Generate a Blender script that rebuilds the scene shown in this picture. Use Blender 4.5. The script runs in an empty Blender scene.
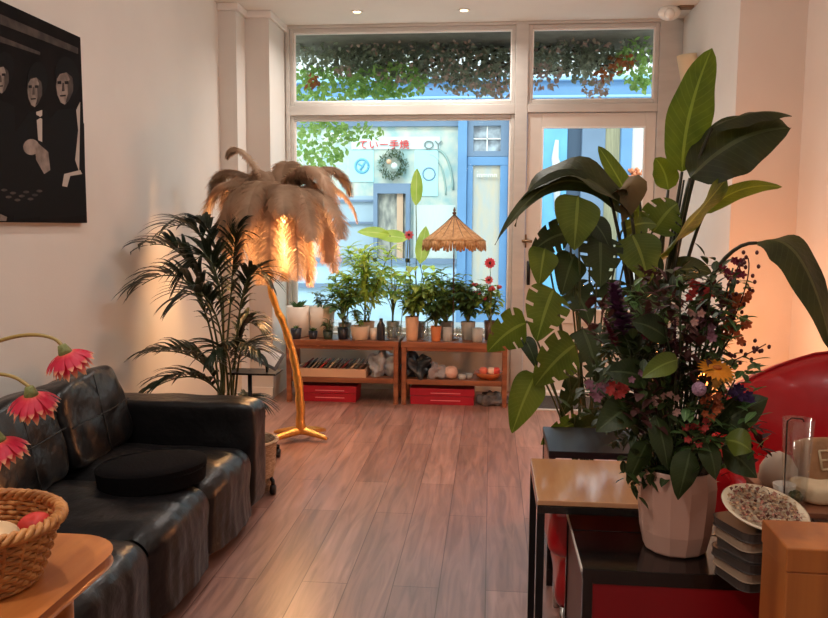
import bpy, math, random
from math import sin, cos, pi, radians, exp
from mathutils import Vector, Matrix, noise
random.seed(7)
SKY = 2.5; SUN = 1.7; EXPO = 0.08
SC = bpy.context.scene
COL = SC.collection
F = 794.0
CAM = Vector((0, 0, 1.55))
ROT = Matrix.Rotation(radians(5.5), 3, 'Z') @ Matrix.Rotation(radians(90 - 5.97), 3, 'X') @ Matrix.Rotation(radians(0.35), 3, 'Z')

def at(px, py, X=None, Y=None, Z=None):
    """world point seen at photograph pixel px,py on a given plane"""
    d = ROT @ Vector(((px - 414) / F, (309 - py) / F, -1))
    if Y is not None: t = Y / d.y
    elif X is not None: t = X / d.x
    else: t = (Z - CAM.z) / d.z
    return CAM + d * t

# ------------------------------------------------------------------ materials
MATS = {}
def srgb(r, g, b):
    f = lambda c: (c / 255 / 12.92) if c / 255 <= .04045 else ((c / 255 + .055) / 1.055) ** 2.4
    return (f(r), f(g), f(b), 1)

def mat(name, col, rough=.6, metal=0, var=.0, vscale=8, bump=0, bscale=60, transl=0, coat=0, emit=None, estr=0, col2=None, spec=None, stretch=None, sheen=0, two=None):
    if name in MATS: return MATS[name]
    m = bpy.data.materials.new(name); m.use_nodes = True
    nt = m.node_tree; N = nt.nodes; L = nt.links
    b = N['Principled BSDF']; out = N['Material Output']
    b.inputs['Roughness'].default_value = rough
    b.inputs['Metallic'].default_value = metal
    b.inputs['Coat Weight'].default_value = coat
    b.inputs['Coat Roughness'].default_value = .12
    if spec is not None: b.inputs['Specular IOR Level'].default_value = spec
    if sheen: b.inputs['Sheen Weight'].default_value = sheen
    c = srgb(*col)
    tc = N.new('ShaderNodeTexCoord'); mp = N.new('ShaderNodeMapping')
    L.new(tc.outputs['Object'], mp.inputs['Vector'])
    if stretch: mp.inputs['Scale'].default_value = stretch
    csock = None
    if var or col2:
        n = N.new('ShaderNodeTexNoise'); n.inputs['Scale'].default_value = vscale; n.inputs['Detail'].default_value = 5
        L.new(mp.outputs[0], n.inputs['Vector'])
        r = N.new('ShaderNodeValToRGB')
        r.color_ramp.elements[0].position = .35; r.color_ramp.elements[1].position = .65
        if col2: ca, cb = c, srgb(*col2)
        else: ca = tuple(x * (1 - var) for x in c[:3]) + (1,); cb = tuple(min(1, x * (1 + var)) for x in c[:3]) + (1,)
        r.color_ramp.elements[0].color = ca; r.color_ramp.elements[1].color = cb
        L.new(n.outputs['Fac'], r.inputs['Fac']); csock = r.outputs['Color']
        L.new(csock, b.inputs['Base Color'])
    else: b.inputs['Base Color'].default_value = c
    if bump:
        n2 = N.new('ShaderNodeTexNoise'); n2.inputs['Scale'].default_value = bscale; n2.inputs['Detail'].default_value = 6
        L.new(mp.outputs[0], n2.inputs['Vector'])
        bp = N.new('ShaderNodeBump'); bp.inputs['Strength'].default_value = bump; bp.inputs['Distance'].default_value = .02
        L.new(n2.outputs['Fac'], bp.inputs['Height']); L.new(bp.outputs[0], b.inputs['Normal'])
    if emit:
        b.inputs['Emission Color'].default_value = srgb(*emit); b.inputs['Emission Strength'].default_value = estr
    if transl:
        t = N.new('ShaderNodeBsdfTranslucent'); mx = N.new('ShaderNodeMixShader'); mx.inputs[0].default_value = transl
        if csock: L.new(csock, t.inputs['Color'])
        else: t.inputs['Color'].default_value = c
        L.new(b.outputs[0], mx.inputs[1]); L.new(t.outputs[0], mx.inputs[2]); L.new(mx.outputs[0], out.inputs['Surface'])
    MATS[name] = m
    return m

def glass_mat(name, tint=(245, 250, 250), k=.1, rough=.0):
    if name in MATS: return MATS[name]
    m = bpy.data.materials.new(name); m.use_nodes = True
    nt = m.node_tree; N = nt.nodes; L = nt.links
    N.remove(N['Principled BSDF']); out = N['Material Output']
    t = N.new('ShaderNodeBsdfTransparent'); t.inputs['Color'].default_value = srgb(*tint)
    g = N.new('ShaderNodeBsdfGlossy'); g.inputs['Roughness'].default_value = rough
    lw = N.new('ShaderNodeLayerWeight'); lw.inputs['Blend'].default_value = min(k, .12)
    mx = N.new('ShaderNodeMixShader')
    if name == 'window_glass': L.new(lw.outputs['Fresnel'], mx.inputs[0])
    else: mx.inputs[0].default_value = .13
    L.new(t.outputs[0], mx.inputs[1]); L.new(g.outputs[0], mx.inputs[2])
    L.new(mx.outputs[0], out.inputs['Surface'])
    MATS[name] = m
    return m

def leaf_mat(name, col, col2, rough=.45, transl=.3):
    """leaf: noise variation between two greens plus a paler midrib and side veins along the UVs"""
    m = mat(name, col, rough=rough, col2=col2, vscale=5, transl=transl, bump=.15, bscale=40)
    if m.get('veined'): return m
    m['veined'] = 1
    nt = m.node_tree; N = nt.nodes; L = nt.links
    uv = N.new('ShaderNodeUVMap'); sp = N.new('ShaderNodeSeparateXYZ'); L.new(uv.outputs[0], sp.inputs[0])
    a = N.new('ShaderNodeMath'); a.operation = 'SUBTRACT'; a.inputs[1].default_value = .5; L.new(sp.outputs['Y'], a.inputs[0])
    ab = N.new('ShaderNodeMath'); ab.operation = 'ABSOLUTE'; L.new(a.outputs[0], ab.inputs[0])
    lt = N.new('ShaderNodeMath'); lt.operation = 'LESS_THAN'; lt.inputs[1].default_value = .035; L.new(ab.outputs[0], lt.inputs[0])
    # side veins
    m1 = N.new('ShaderNodeMath'); m1.operation = 'MULTIPLY_ADD'; m1.inputs[1].default_value = -.35; L.new(ab.outputs[0], m1.inputs[0]); L.new(sp.outputs['X'], m1.inputs[2])
    m2 = N.new('ShaderNodeMath'); m2.operation = 'MULTIPLY'; m2.inputs[1].default_value = 14; L.new(m1.outputs[0], m2.inputs[0])
    fr = N.new('ShaderNodeMath'); fr.operation = 'FRACT'; L.new(m2.outputs[0], fr.inputs[0])
    l2 = N.new('ShaderNodeMath'); l2.operation = 'LESS_THAN'; l2.inputs[1].default_value = .12; L.new(fr.outputs[0], l2.inputs[0])
    l3 = N.new('ShaderNodeMath'); l3.operation = 'MULTIPLY'; l3.inputs[1].default_value = .25; L.new(l2.outputs[0], l3.inputs[0])
    mxm = N.new('ShaderNodeMath'); mxm.operation = 'MAXIMUM'; L.new(lt.outputs[0], mxm.inputs[0]); L.new(l3.outputs[0], mxm.inputs[1])
    k = N.new('ShaderNodeMath'); k.operation = 'MULTIPLY'; k.inputs[1].default_value = .45; L.new(mxm.outputs[0], k.inputs[0])
    ramp = [n for n in N if n.type == 'VALTORGB'][0]
    mix = N.new('ShaderNodeMix'); mix.data_type = 'RGBA'
    L.new(k.outputs[0], mix.inputs['Factor']); L.new(ramp.outputs['Color'], mix.inputs[6])
    mix.inputs[7].default_value = tuple(min(1, x * 2.2 + .05) for x in srgb(*col2)[:3]) + (1,)
    for n in N:
        if n.type == 'BSDF_PRINCIPLED': L.new(mix.outputs[2], n.inputs['Base Color'])
        if n.type == 'BSDF_TRANSLUCENT': L.new(mix.outputs[2], n.inputs['Color'])
    return m

# ------------------------------------------------------------------ objects
ORG = {}
def lab(o, label=None, cat=None, group=None, kind=None):
    if label: o['label'] = label
    if cat: o['category'] = cat
    if group: o['group'] = group
    if kind: o['kind'] = kind
    return o

def thing(name, loc, label, cat, group=None):
    o = bpy.data.objects.new(name, None); COL.objects.link(o)
    o.empty_display_size = .05
    o.location = Vector(loc); ORG[o.name] = Vector(loc)
    return lab(o, label, cat, group)

class MB:
    def __init__(s): s.v = []; s.f = []; s.uv = []; s.mi = []
    def add(s, vs, fs, uvs=None, mi=0):
        n = len(s.v); s.v += [Vector(p) for p in vs]; s.f += [tuple(i + n for i in f) for f in fs]
        s.uv += uvs if uvs else [(0, 0)] * len(vs); s.mi += [mi] * len(fs)
        return s
    def box(s, c, d, rz=0, mi=0, M=None):
        vs = []
        for z in (-.5, .5):
            for x, y in ((-.5, -.5), (.5, -.5), (.5, .5), (-.5, .5)):
                p = Vector((x * d[0], y * d[1], z * d[2]))
                if M: p = M @ p
                elif rz: p = Matrix.Rotation(rz, 3, 'Z') @ p
                vs.append(p + Vector(c))
        return s.add(vs, [(3, 2, 1, 0), (4, 5, 6, 7), (0, 1, 5, 4), (1, 2, 6, 5), (2, 3, 7, 6), (3, 0, 4, 7)], mi=mi)
    def bb(s, x0, x1, y0, y1, z0, z1, mi=0):
        return s.box(((x0 + x1) / 2, (y0 + y1) / 2, (z0 + z1) / 2), (abs(x1 - x0), abs(y1 - y0), abs(z1 - z0)), mi=mi)
    def tube(s, pts, r, n=8, mi=0, cap=True):
        pts = [Vector(p) for p in pts]; k = len(pts)
        rs = r if isinstance(r, (list, tuple)) else [r] * k
        rs = [rs[min(int(i * len(rs) / k), len(rs) - 1)] if len(rs) != k else rs[i] for i in range(k)]
        t = (pts[1] - pts[0]).normalized()
        a = t.orthogonal().normalized(); vs = []
        for i in range(k):
            t2 = (pts[min(i + 1, k - 1)] - pts[max(i - 1, 0)])
            t2 = t2.normalized() if t2.length > 1e-9 else t
            a = (a - t2 * a.dot(t2))
            a = a.normalized() if a.length > 1e-6 else t2.orthogonal().normalized()
            b = t2.cross(a); t = t2
            for j in range(n):
                an = 2 * pi * j / n
                vs.append(pts[i] + (a * cos(an) + b * sin(an)) * rs[i])
        fs = [(i * n + j, i * n + (j + 1) % n, (i + 1) * n + (j + 1) % n, (i + 1) * n + j) for i in range(k - 1) for j in range(n)]
        if cap: fs += [tuple(range(n - 1, -1, -1)), tuple(range((k - 1) * n, k * n))]
        return s.add(vs, fs, mi=mi)
    def lathe(s, prof, c=(0, 0, 0), n=24, mi=0, sx=1, sy=1, wob=None, M=None):
        vs = []; k = len(prof)
        for r, z in prof:
            for j in range(n):
                a = 2 * pi * j / n; rr = r * (wob(a, z) if wob else 1)
                p = Vector((rr * cos(a) * sx, rr * sin(a) * sy, z))
                if M: p = M @ p
                vs.append(p + Vector(c))
        fs = [(i * n + j, i * n + (j + 1) % n, (i + 1) * n + (j + 1) % n, (i + 1) * n + j) for i in range(k - 1) for j in range(n)]
        if prof[0][0] > 1e-4: fs.append(tuple(range(n - 1, -1, -1)))
        if prof[-1][0] > 1e-4: fs.append(tuple(range((k - 1) * n, k * n)))
        return s.add(vs, fs, mi=mi)
    def ball(s, c, r, n=10, m=7, sc=(1, 1, 1), mi=0):
        return s.lathe([(max(r * sin(pi * i / m), 1e-5), 0) for i in range(0)] or [(max(1e-5, r * sin(pi * i / m)), -r * cos(pi * i / m)) for i in range(m + 1)], c, n, mi, M=Matrix.Diagonal(sc))
    def grid(s, rows, mi=0, uv=True):
        a, b = len(rows), len(rows[0])
        vs = [p for r in rows for p in r]
        fs = [(i * b + j, i * b + j + 1, (i + 1) * b + j + 1, (i + 1) * b + j) for i in range(a - 1) for j in range(b - 1)]
        uvs = [(i / (a - 1), j / (b - 1)) for i in range(a) for j in range(b)]
        return s.add(vs, fs, uvs, mi)
    def prism(s, poly, fn, t, mi=0):
        """poly 2D outline, fn(a,b,depth)->3D"""
        n = len(poly)
        vs = [fn(a, b, 0) for a, b in poly] + [fn(a, b, t) for a, b in poly]
        return s.add(vs, [tuple(range(n)), tuple(range(2 * n - 1, n - 1, -1))] + [(i, (i + 1) % n, n + (i + 1) % n, n + i) for i in range(n)], mi=mi)
    def cushion(s, c, d, e=5, n=12, M=None, puff=0, wr=0, seed=0, mi=0, fq=9):
        """rounded block of outer size d"""
        idx = {}; vs = []; fs = []
        def vid(p):
            k = tuple(round(x, 5) for x in p)
            if k not in idx:
                q = Vector(p); nn = (abs(q.x) ** e + abs(q.y) ** e + abs(q.z) ** e) ** (1 / e)
                q = q / nn
                w = Vector((q.x * d[0] / 2, q.y * d[1] / 2, q.z * d[2] / 2))
                if puff: w.z *= 1 + puff * (1 - p[0] ** 2) * (1 - p[1] ** 2)
                if wr:
                    w += q * wr * noise.noise(Vector((w.x * fq + seed, w.y * fq, w.z * fq)))
                if M: w = M @ w
                idx[k] = len(vs); vs.append(w + Vector(c))
            return idx[k]
        for ax in range(3):
            for sg in (-1, 1):
                for i in range(n):
                    for j in range(n):
                        q = []
                        for (di, dj) in ((0, 0), (1, 0), (1, 1), (0, 1)):
                            p = [0, 0, 0]; p[ax] = sg; p[(ax + 1) % 3] = -1 + 2 * (i + di) / n; p[(ax + 2) % 3] = -1 + 2 * (j + dj) / n
                            q.append(vid(p))
                        fs.append(tuple(q) if sg > 0 else tuple(reversed(q)))
        return s.add(vs, fs, mi=mi)
    def leaf(s, pts, w, side=None, fold=.25, nu=8, nv=4, slots=0, prof=None, curl=0, mi=0, wav=0):
        """blade along midrib pts (3-4 control points), half width w"""
        pts = [Vector(p) for p in pts]
        def bez(t):
            q = pts
            while len(q) > 1: q = [q[i].lerp(q[i + 1], t) for i in range(len(q) - 1)]
            return q[0]
        prof = prof or (lambda u: sin(pi * u ** .8) ** .75 if 0 < u < 1 else 0)
        rows = []; ph = random.random() * 6
        for i in range(nu + 1):
            u = i / nu; c = bez(u); tg = (bez(min(1, u + .02)) - bez(max(0, u - .02))).normalized()
            sd = Vector(side) if side is not None else tg.cross(Vector((0, 0, 1)))
            sd = sd - tg * sd.dot(tg)
            sd = sd.normalized() if sd.length > 1e-4 else tg.orthogonal().normalized()
            nm = sd.cross(tg); ww = max(w * prof(u), w * .015); r = []
            for j in range(-nv, nv + 1):
                v = j / nv
                r.append(c + sd * (ww * v * cos(fold)) + nm * (ww * abs(v) * sin(fold) - curl * ww * v * v + wav * w * abs(v) * sin(u * 17 + ph + v)))
            rows.append(r)
        if not slots: return s.grid(rows, mi)
        nb = 2 * nv + 1; n0 = len(s.v)
        s.v += [p for r in rows for p in r]
        s.uv += [(i / nu, j / (nb - 1)) for i in range(nu + 1) for j in range(nb)]
        for i in range(nu):
            for j in range(nb - 1):
                vv = abs((j + .5) - nv) / nv
                if slots and (i % 5 == 4) and vv > .5 and 2 < i < nu - 2: continue
                # deep cuts drop toward the base like monstera splits
                s.f.append((n0 + i * nb + j, n0 + i * nb + j + 1, n0 + (i + 1) * nb + j + 1, n0 + (i + 1) * nb + j)); s.mi.append(mi)
        return s
    def build(s, name, m, parent=None, org=None, smooth=True, bevel=0, sub=0, auto=False, solid=0):
        if parent is not None: o0 = ORG[parent.name]
        elif org is not None: o0 = Vector(org)
        else:
            xs = [p.x for p in s.v]; ys = [p.y for p in s.v]
            o0 = Vector(((min(xs) + max(xs)) / 2, (min(ys) + max(ys)) / 2, min(p.z for p in s.v)))
        me = bpy.data.meshes.new(name)
        me.from_pydata([tuple(p - o0) for p in s.v], [], s.f)
        ms = m if isinstance(m, (list, tuple)) else [m]
        for q in ms: me.materials.append(q)
        uvl = me.uv_layers.new(name='UVMap')
        for lp in me.loops: uvl.data[lp.index].uv = s.uv[lp.vertex_index]
        for p, k in zip(me.polygons, s.mi): p.material_index = min(k, len(ms) - 1); p.use_smooth = smooth
        me.validate(); me.update()
        o = bpy.data.objects.new(name, me); COL.objects.link(o)
        if parent is not None: o.parent = parent
        else: o.location = o0
        ORG[o.name] = o0
        if solid: md = o.modifiers.new('s', 'SOLIDIFY'); md.thickness = solid; md.offset = 0
        if bevel: md = o.modifiers.new('b', 'BEVEL'); md.width = bevel; md.segments = 2; md.limit_method = 'ANGLE'
        if sub: md = o.modifiers.new('ss', 'SUBSURF'); md.levels = sub; md.render_levels = sub
        return o

def B(name, m, parent, *boxes, bevel=0, kind=None, **k):
    """boxes given as x0,x1,y0,y1,z0,z1"""
    mb = MB()
    for b in boxes: mb.bb(*b)
    o = mb.build(name, m, parent, smooth=False, bevel=bevel, **k)
    if kind: o['kind'] = kind
    return o

def copy_tree(o, parent=None):
    c = o.copy(); COL.objects.link(c)
    if parent is not None: c.parent = parent
    ORG[c.name] = ORG.get(o.name, Vector())
    for ch in [x for x in list(bpy.data.objects) if x.parent == o]: copy_tree(ch, c)
    return c

def place(root, loc, rz=0, sc=1):
    root.location = Vector(loc); root.rotation_euler = (0, 0, rz); root.scale = (sc, sc, sc)
    ORG[root.name] = Vector(loc); return root

def bez(pts, n=12):
    pts = [Vector(p) for p in pts]; out = []
    for i in range(n + 1):
        t = i / n; q = pts
        while len(q) > 1: q = [q[j].lerp(q[j + 1], t) for j in range(len(q) - 1)]
        out.append(q[0])
    return out
def rnd(a, b): return random.uniform(a, b)
# ------------------------------------------------------------------ room shell
YW = 7.4
H = at(287, 26, Y=YW).z
XL, XL2, XL3 = -2.29, -2.14, -1.93
XR1 = 1.62
YC = at(736, 100, X=XR1).y; YC2 = at(707, 60, X=XR1).y; XR2 = at(801, 140, Y=YC).x
YB = -1.6
def wall_mat():
    return mat('wall_plaster', (214, 208, 200), rough=.85, var=.035, vscale=1.3, bump=.06, bscale=90)
wp = wall_mat()
ceil_m = mat('ceiling_paint', (232, 226, 218), rough=.9, var=.02, vscale=2)
trim_m = mat('white_trim_paint', (226, 220, 212), rough=.5, var=.03, vscale=3)
frame_m = mat('window_frame_paint', (192, 186, 178), rough=.45, var=.05, vscale=4, stretch=(1, 1, 4))

# floor: laminate planks running towards the window
fm = bpy.data.materials.new('floor_planks'); fm.use_nodes = True
nt = fm.node_tree; N = nt.nodes; L = nt.links; b = N['Principled BSDF']
tc = N.new('ShaderNodeTexCoord'); mp = N.new('ShaderNodeMapping'); mp.inputs['Rotation'].default_value = (0, 0, pi / 2)
L.new(tc.outputs['Object'], mp.inputs[0])
br = N.new('ShaderNodeTexBrick'); br.offset = .37
for k, v in (('Scale', 1), ('Mortar Size', .0022), ('Mortar Smooth', .2), ('Bias', 0), ('Brick Width', 1.38), ('Row Height', .2)): br.inputs[k].default_value = v
br.inputs['Color1'].default_value = srgb(158, 121, 110); br.inputs['Color2'].default_value = srgb(136, 101, 91); br.inputs['Mortar'].default_value = srgb(92, 62, 52)
L.new(mp.outputs[0], br.inputs['Vector'])
mp2 = N.new('ShaderNodeMapping'); mp2.inputs['Scale'].default_value = (9, .8, 1); L.new(tc.outputs['Object'], mp2.inputs[0])
n1 = N.new('ShaderNodeTexNoise'); n1.inputs['Scale'].default_value = 2.2; n1.inputs['Detail'].default_value = 8; n1.inputs['Distortion'].default_value = 1.2; L.new(mp2.outputs[0], n1.inputs['Vector'])
rp = N.new('ShaderNodeValToRGB'); rp.color_ramp.elements[0].position = .3; rp.color_ramp.elements[1].position = .72
rp.color_ramp.elements[0].color = (.62, .6, .6, 1); rp.color_ramp.elements[1].color = (1.25, 1.22, 1.2, 1); L.new(n1.outputs['Fac'], rp.inputs[0])
mx = N.new('ShaderNodeMix'); mx.data_type = 'RGBA'; mx.blend_type = 'MULTIPLY'; mx.inputs['Factor'].default_value = 1
L.new(br.outputs['Color'], mx.inputs[6]); L.new(rp.outputs['Color'], mx.inputs[7]); L.new(mx.outputs[2], b.inputs['Base Color'])
n3 = N.new('ShaderNodeTexNoise'); n3.inputs['Scale'].default_value = 1.6; n3.inputs['Detail'].default_value = 4; L.new(tc.outputs['Object'], n3.inputs['Vector'])
mr = N.new('ShaderNodeMapRange'); mr.inputs['To Min'].default_value = .25; mr.inputs['To Max'].default_value = .4; L.new(n3.outputs['Fac'], mr.inputs['Value']); L.new(mr.outputs[0], b.inputs['Roughness'])
bp = N.new('ShaderNodeBump'); bp.inputs['Strength'].default_value = .25; bp.inputs['Distance'].default_value = .004
ad = N.new('ShaderNodeMath'); ad.operation = 'MULTIPLY_ADD'; ad.inputs[1].default_value = -2; L.new(br.outputs['Fac'], ad.inputs[0]); L.new(n1.outputs['Fac'], ad.inputs[2])
L.new(ad.outputs[0], bp.inputs['Height']); L.new(bp.outputs[0], b.inputs['Normal'])
XLB = XL - .2
B('floor', fm, None, (XLB, 2.4, YB, YW + .3, -.1, 0), kind='structure', org=(0, 0, 0))
B('ceiling', ceil_m, None, (XLB, 2.4, YB, YW + .3, H, H + .1), kind='structure')
B('wall_left', wp, None, (XLB, XL, YB, 6.63, 0, H), (XLB, XL2, 6.63, 6.88, 0, H), (XLB, XL3, 6.88, YW + .3, 0, H), kind='structure')
B('wall_right', wp, None, (XR2, 2.4, YB, YC, 0, H), (XR1, 2.4, YC, YC2, 0, H), (XR1 + .03, 2.4, YC2, YW + .3, 0, H), kind='structure')
B('wall_back', wp, None, (XLB, 2.4, YB - .1, YB, 0, H), kind='structure')
# cornice under the ceiling at the window end
B('trim_1', trim_m, None, (XL2, XL2 + .03, 6.63, 6.88, H - .06, H), (XL3, XL3 + .03, 6.88, YW, H - .06, H), (XL2, XL3 + .03, 6.85, 6.88, H - .06, H), (XL, XL2 + .03, 6.6, 6.63, H - .06, H), kind='structure', bevel=.008)
B('baseboard_left', trim_m, None, (XL, XL + .02, YB, 6.63, 0, .1), (XL, XL2, 6.61, 6.63, 0, .1), (XL2, XL3, 6.86, 6.88, 0, .1), kind='structure', bevel=.003)
B('baseboard_right', trim_m, None, (XR1, XR2, YC - .02, YC, 0, .1), (XR2 - .02, XR2, YB, YC - .02, 0, .1), kind='structure', bevel=.003)

# window wall, measured off the photograph on the plane of the glazing
def wx(px, py=226): return at(px, py, Y=YW).x
def wz(py, px=480): return at(px, py, Y=YW).z
xa0, xa1 = wx(286, 60), wx(293.5, 60)          # left stile
xm0, xm1 = wx(511.5, 80), wx(532, 80)          # mullion
xr0, xr1 = wx(655, 60), XR1 + .03
zt = wz(29.5); zt1 = wz(100.5); zt0 = wz(118.5)
zb = .55
B('wall_window_side', wp, None, (XL3, xm1 - .06, YW, YW + .25, 0, zb - .03), (XL3, xr1, YW, YW + .25, zt + .04, H), (XL3, xa0, YW, YW + .25, zb - .03, zt + .04), kind='structure')
glass = glass_mat('window_glass', (240, 248, 248), .04)
def win(name, x0, x1, z0, z1, fr=.035):
    f = MB(); y0, y1 = YW + .0, YW + .09
    for q in ((x0 - fr, x0, z0 - fr, z1 + fr), (x1, x1 + fr, z0 - fr, z1 + fr)): f.bb(q[0], q[1], y0, y1, q[2], q[3])
    for q in ((z0 - fr, z0), (z1, z1 + fr)): f.bb(x0, x1, y0 + .001, y1, q[0], q[1])
    o = f.build(name, frame_m, None, smooth=False, bevel=.006); o['kind'] = 'structure'
    g = MB(); g.bb(x0 - .005, x1 + .005, YW + .05, YW + .056, z0 - .005, z1 + .005)
    p = g.build('pane', glass, o, smooth=False)
    s_ = MB(); t = .012
    s_.bb(x0, x0 + t, YW + .02, YW + .05, z0, z1); s_.bb(x1 - t, x1, YW + .02, YW + .05, z0, z1); s_.bb(x0 + t, x1 - t, YW + .02, YW + .05, z0, z0 + t); s_.bb(x0 + t, x1 - t, YW + .02, YW + .05, z1 - t, z1)
    s_.build('glazing_bead', mat('white_bead', (236, 232, 226), rough=.5), o, smooth=False)
    return o
win('window_1', xa1, xm0, zt1, zt)
win('window_2', xm1 + .0, xr0, zt1, zt)
win('window_3', xa1, xm0, zb + .03, zt0)
# fixed timber between the panes
fb = .035
B('trim_2', frame_m, None, (xa0, xa1 - fb, YW - .02, YW + .12, zb, zt + .04), (xm0 + fb, xm1 - fb, YW - .02, YW + .12, 0, zt + .04),
  (xr0 + fb, xr1, YW - .02, YW + .12, 0, zt + .04), (xa1 - fb, xm0 + fb, YW - .02, YW + .12, zt0 + fb, zt1 - fb), (xm1 - fb, xr0 + fb, YW - .02, YW + .12, wz(113), zt1 - fb),
  (xa0, xr1, YW - .02, YW + .12, zt + fb, H), kind='structure', bevel=.005)
B('trim_3', mat('window_sill_paint', (225, 215, 204), rough=.4), None, (XL3, xm0 + .02, YW - .1, YW + .02, zb - .03, zb), kind='structure', bevel=.005)
# door
dx0, dx1 = wx(533, 200), wx(660, 200); dz1 = wz(113.5); gx0, gx1 = wx(541, 180), wx(644, 180); gz1 = wz(127); gz0 = .78
y0, y1 = YW + .005, YW + .06
dm = mat('door_paint', (210, 202, 192), rough=.45, var=.03, vscale=3)
xd0 = xm1 - fb + .004
d = B('door_1', dm, None, (xd0, gx0, y0, y1, .03, dz1), (gx1, xr0 + fb - .004, y0, y1, .03, dz1), (gx0, gx1, y0, y1, gz1, dz1), (gx0, gx1, y0, y1, .03, .25), (gx0, gx1, y0, y1, gz0 - .12, gz0), (gx0, gx1, y0 + .02, y1 - .01, .25, gz0 - .12), kind='structure', bevel=.004)
B('pane', glass, d, (gx0 - .005, gx1 + .005, YW + .03, YW + .036, gz0 - .005, gz1 + .005))
bd = mat('white_bead', (236, 232, 226))
B('glazing_bead', bd, d, (gx0, gx0 + .014, y0 - .008, y0 + .03, gz0, gz1), (gx1 - .014, gx1, y0 - .008, y0 + .03, gz0, gz1), (gx0 + .014, gx1 - .014, y0 - .008, y0 + .03, gz1 - .014, gz1), (gx0 + .014, gx1 - .014, y0 - .008, y0 + .03, gz0, gz0 + .014))
hp = at(526, 241, Y=YW - .02); hm = mat('aged_brass', (140, 112, 84), rough=.4, metal=.8)
MB().tube([hp + Vector((-.02, .05, 0)), hp + Vector((-.02, -.03, 0))], .016).tube([hp + Vector((-.04, -.03, 0)), hp + Vector((.02, -.03, 0)), hp + Vector((.055, -.03, -.004))], .013).box(hp + Vector((-.02, .018, 0)), (.05, .012, .12)).build('door_lock', hm, d)
hq = at(528.5, 273, Y=YW - .03)
MB().tube([hq + Vector((0, 0, -.11)), hq + Vector((0, 0, .11))], .016).tube([hq + Vector((0, 0, .09)), hq + Vector((0, .05, .09))], .009).tube([hq + Vector((0, 0, -.09)), hq + Vector((0, .05, -.09))], .009).build('door_handle', mat('black_metal', (24, 22, 22), rough=.4, metal=.6), d)
# threshold step and mat
B('trim_4', trim_m, None, (xm1 - .02, XR1, YW - .12, YW, 0, .035), kind='structure', bevel=.005)
dmx = mat('doormat_rubber', (72, 68, 66), rough=.9, var=.2, vscale=60, bump=.6, bscale=200)
tm = thing('doormat', (.95, 6.85, 0), 'dark grey doormat with pale border lying before the glazed door', 'doormat')
B('mat_pile', dmx, tm, (.38, 1.5, 6.72, 7.22, .001, .014), bevel=.003)
B('mat_border', mat('pale_rubber', (190, 185, 180), rough=.8), tm, (.33, 1.55, 6.67, 6.72, .001, .01), (.33, 1.55, 7.22, 7.27, .001, .01), (.33, .38, 6.72, 7.22, .001, .01), (1.5, 1.55, 6.72, 7.22, .001, .01))

# ceiling spots: the two in view, plus the rows behind that light the room
white_m = mat('white_enamel', (240, 236, 228), rough=.35)
def downlight(x, y, label, power=24, group=None):
    t = thing('recessed_ceiling_spot', (x, y, H - .012), label, 'ceiling light', group)
    MB().lathe([(.033, .012), (.033, .006), (.05, 0), (.053, .004), (.053, .012)], (x, y, H - .012), 24).build('trim_ring', white_m, t)
    MB().lathe([(.001, .009), (.033, .009), (.033, .012), (.001, .012)], (x, y, H - .012), 20).build('bulb', mat('warm_bulb', (255, 240, 210), emit=(255, 222, 170), estr=10), t)
    ld = bpy.data.lights.new('spot', 'AREA'); ld.shape = 'DISK'; ld.size = .1; ld.energy = power; ld.color = (1, .94, .88); ld.spread = radians(150)
    lo = bpy.data.objects.new('lamp_light', ld); COL.objects.link(lo); lo.location = (0, 0, -.006); lo.parent = t
    return t
pa = at(357, 11.5, Z=H); pb = at(464, 10, Z=H)
downlight(pa.x, pa.y, 'lit recessed ceiling spot, the left one above the shop window', 14)
downlight(pb.x, pb.y, 'lit recessed ceiling spot, the right one above the shop window', 14)
for x in (-1.2, .9):
    for y in (.3, 2.4): downlight(x, y, 'recessed warm ceiling spot further inside the room behind the view', {(-1.2, .3): 24, (-1.2, 2.4): 15, (.9, .3): 5, (.9, 2.4): 4}[(x, y)], 'ceiling spots inside the room')

# added fill lamps, unseen above the view, shaped as globes to brighten ceiling and walls
for (x, y, z, e, lb) in ((-.35, 1.3, 2.75, 9, 'added unseen fill lamp shaped as a milky globe behind the viewer side'), (-.2, 4.7, 3.12, 34, 'added unseen fill lamp shaped as a milky globe halfway to the shop window')):
    t = thing('fill_globe', (x, y, H), lb, 'added fill lamp', 'added fill globes')
    MB().tube([(x, y, H), (x, y, z + .1)], .004, 6).build('cord', mat('black_metal', (24, 22, 22), rough=.4, metal=.6), t)
    MB().lathe([(.05, H - .02), (.05, H)], (x, y, 0), 20).build('ceiling_rose', white_m, t)
    MB().ball((x, y, z), .1, 20, 12).build('globe', mat('fill_globe_glow', (255, 240, 220), emit=(255, 226, 190), estr=3), t)
    ld = bpy.data.lights.new('pendant', 'POINT'); ld.energy = e; ld.color = (1, .96, .93); ld.shadow_soft_size = .12  # fill light placed below the added globe
    lo = bpy.data.objects.new('lamp_light', ld); COL.objects.link(lo); lo.parent = t; lo.location = (0, 0, z - H - .24)
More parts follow.
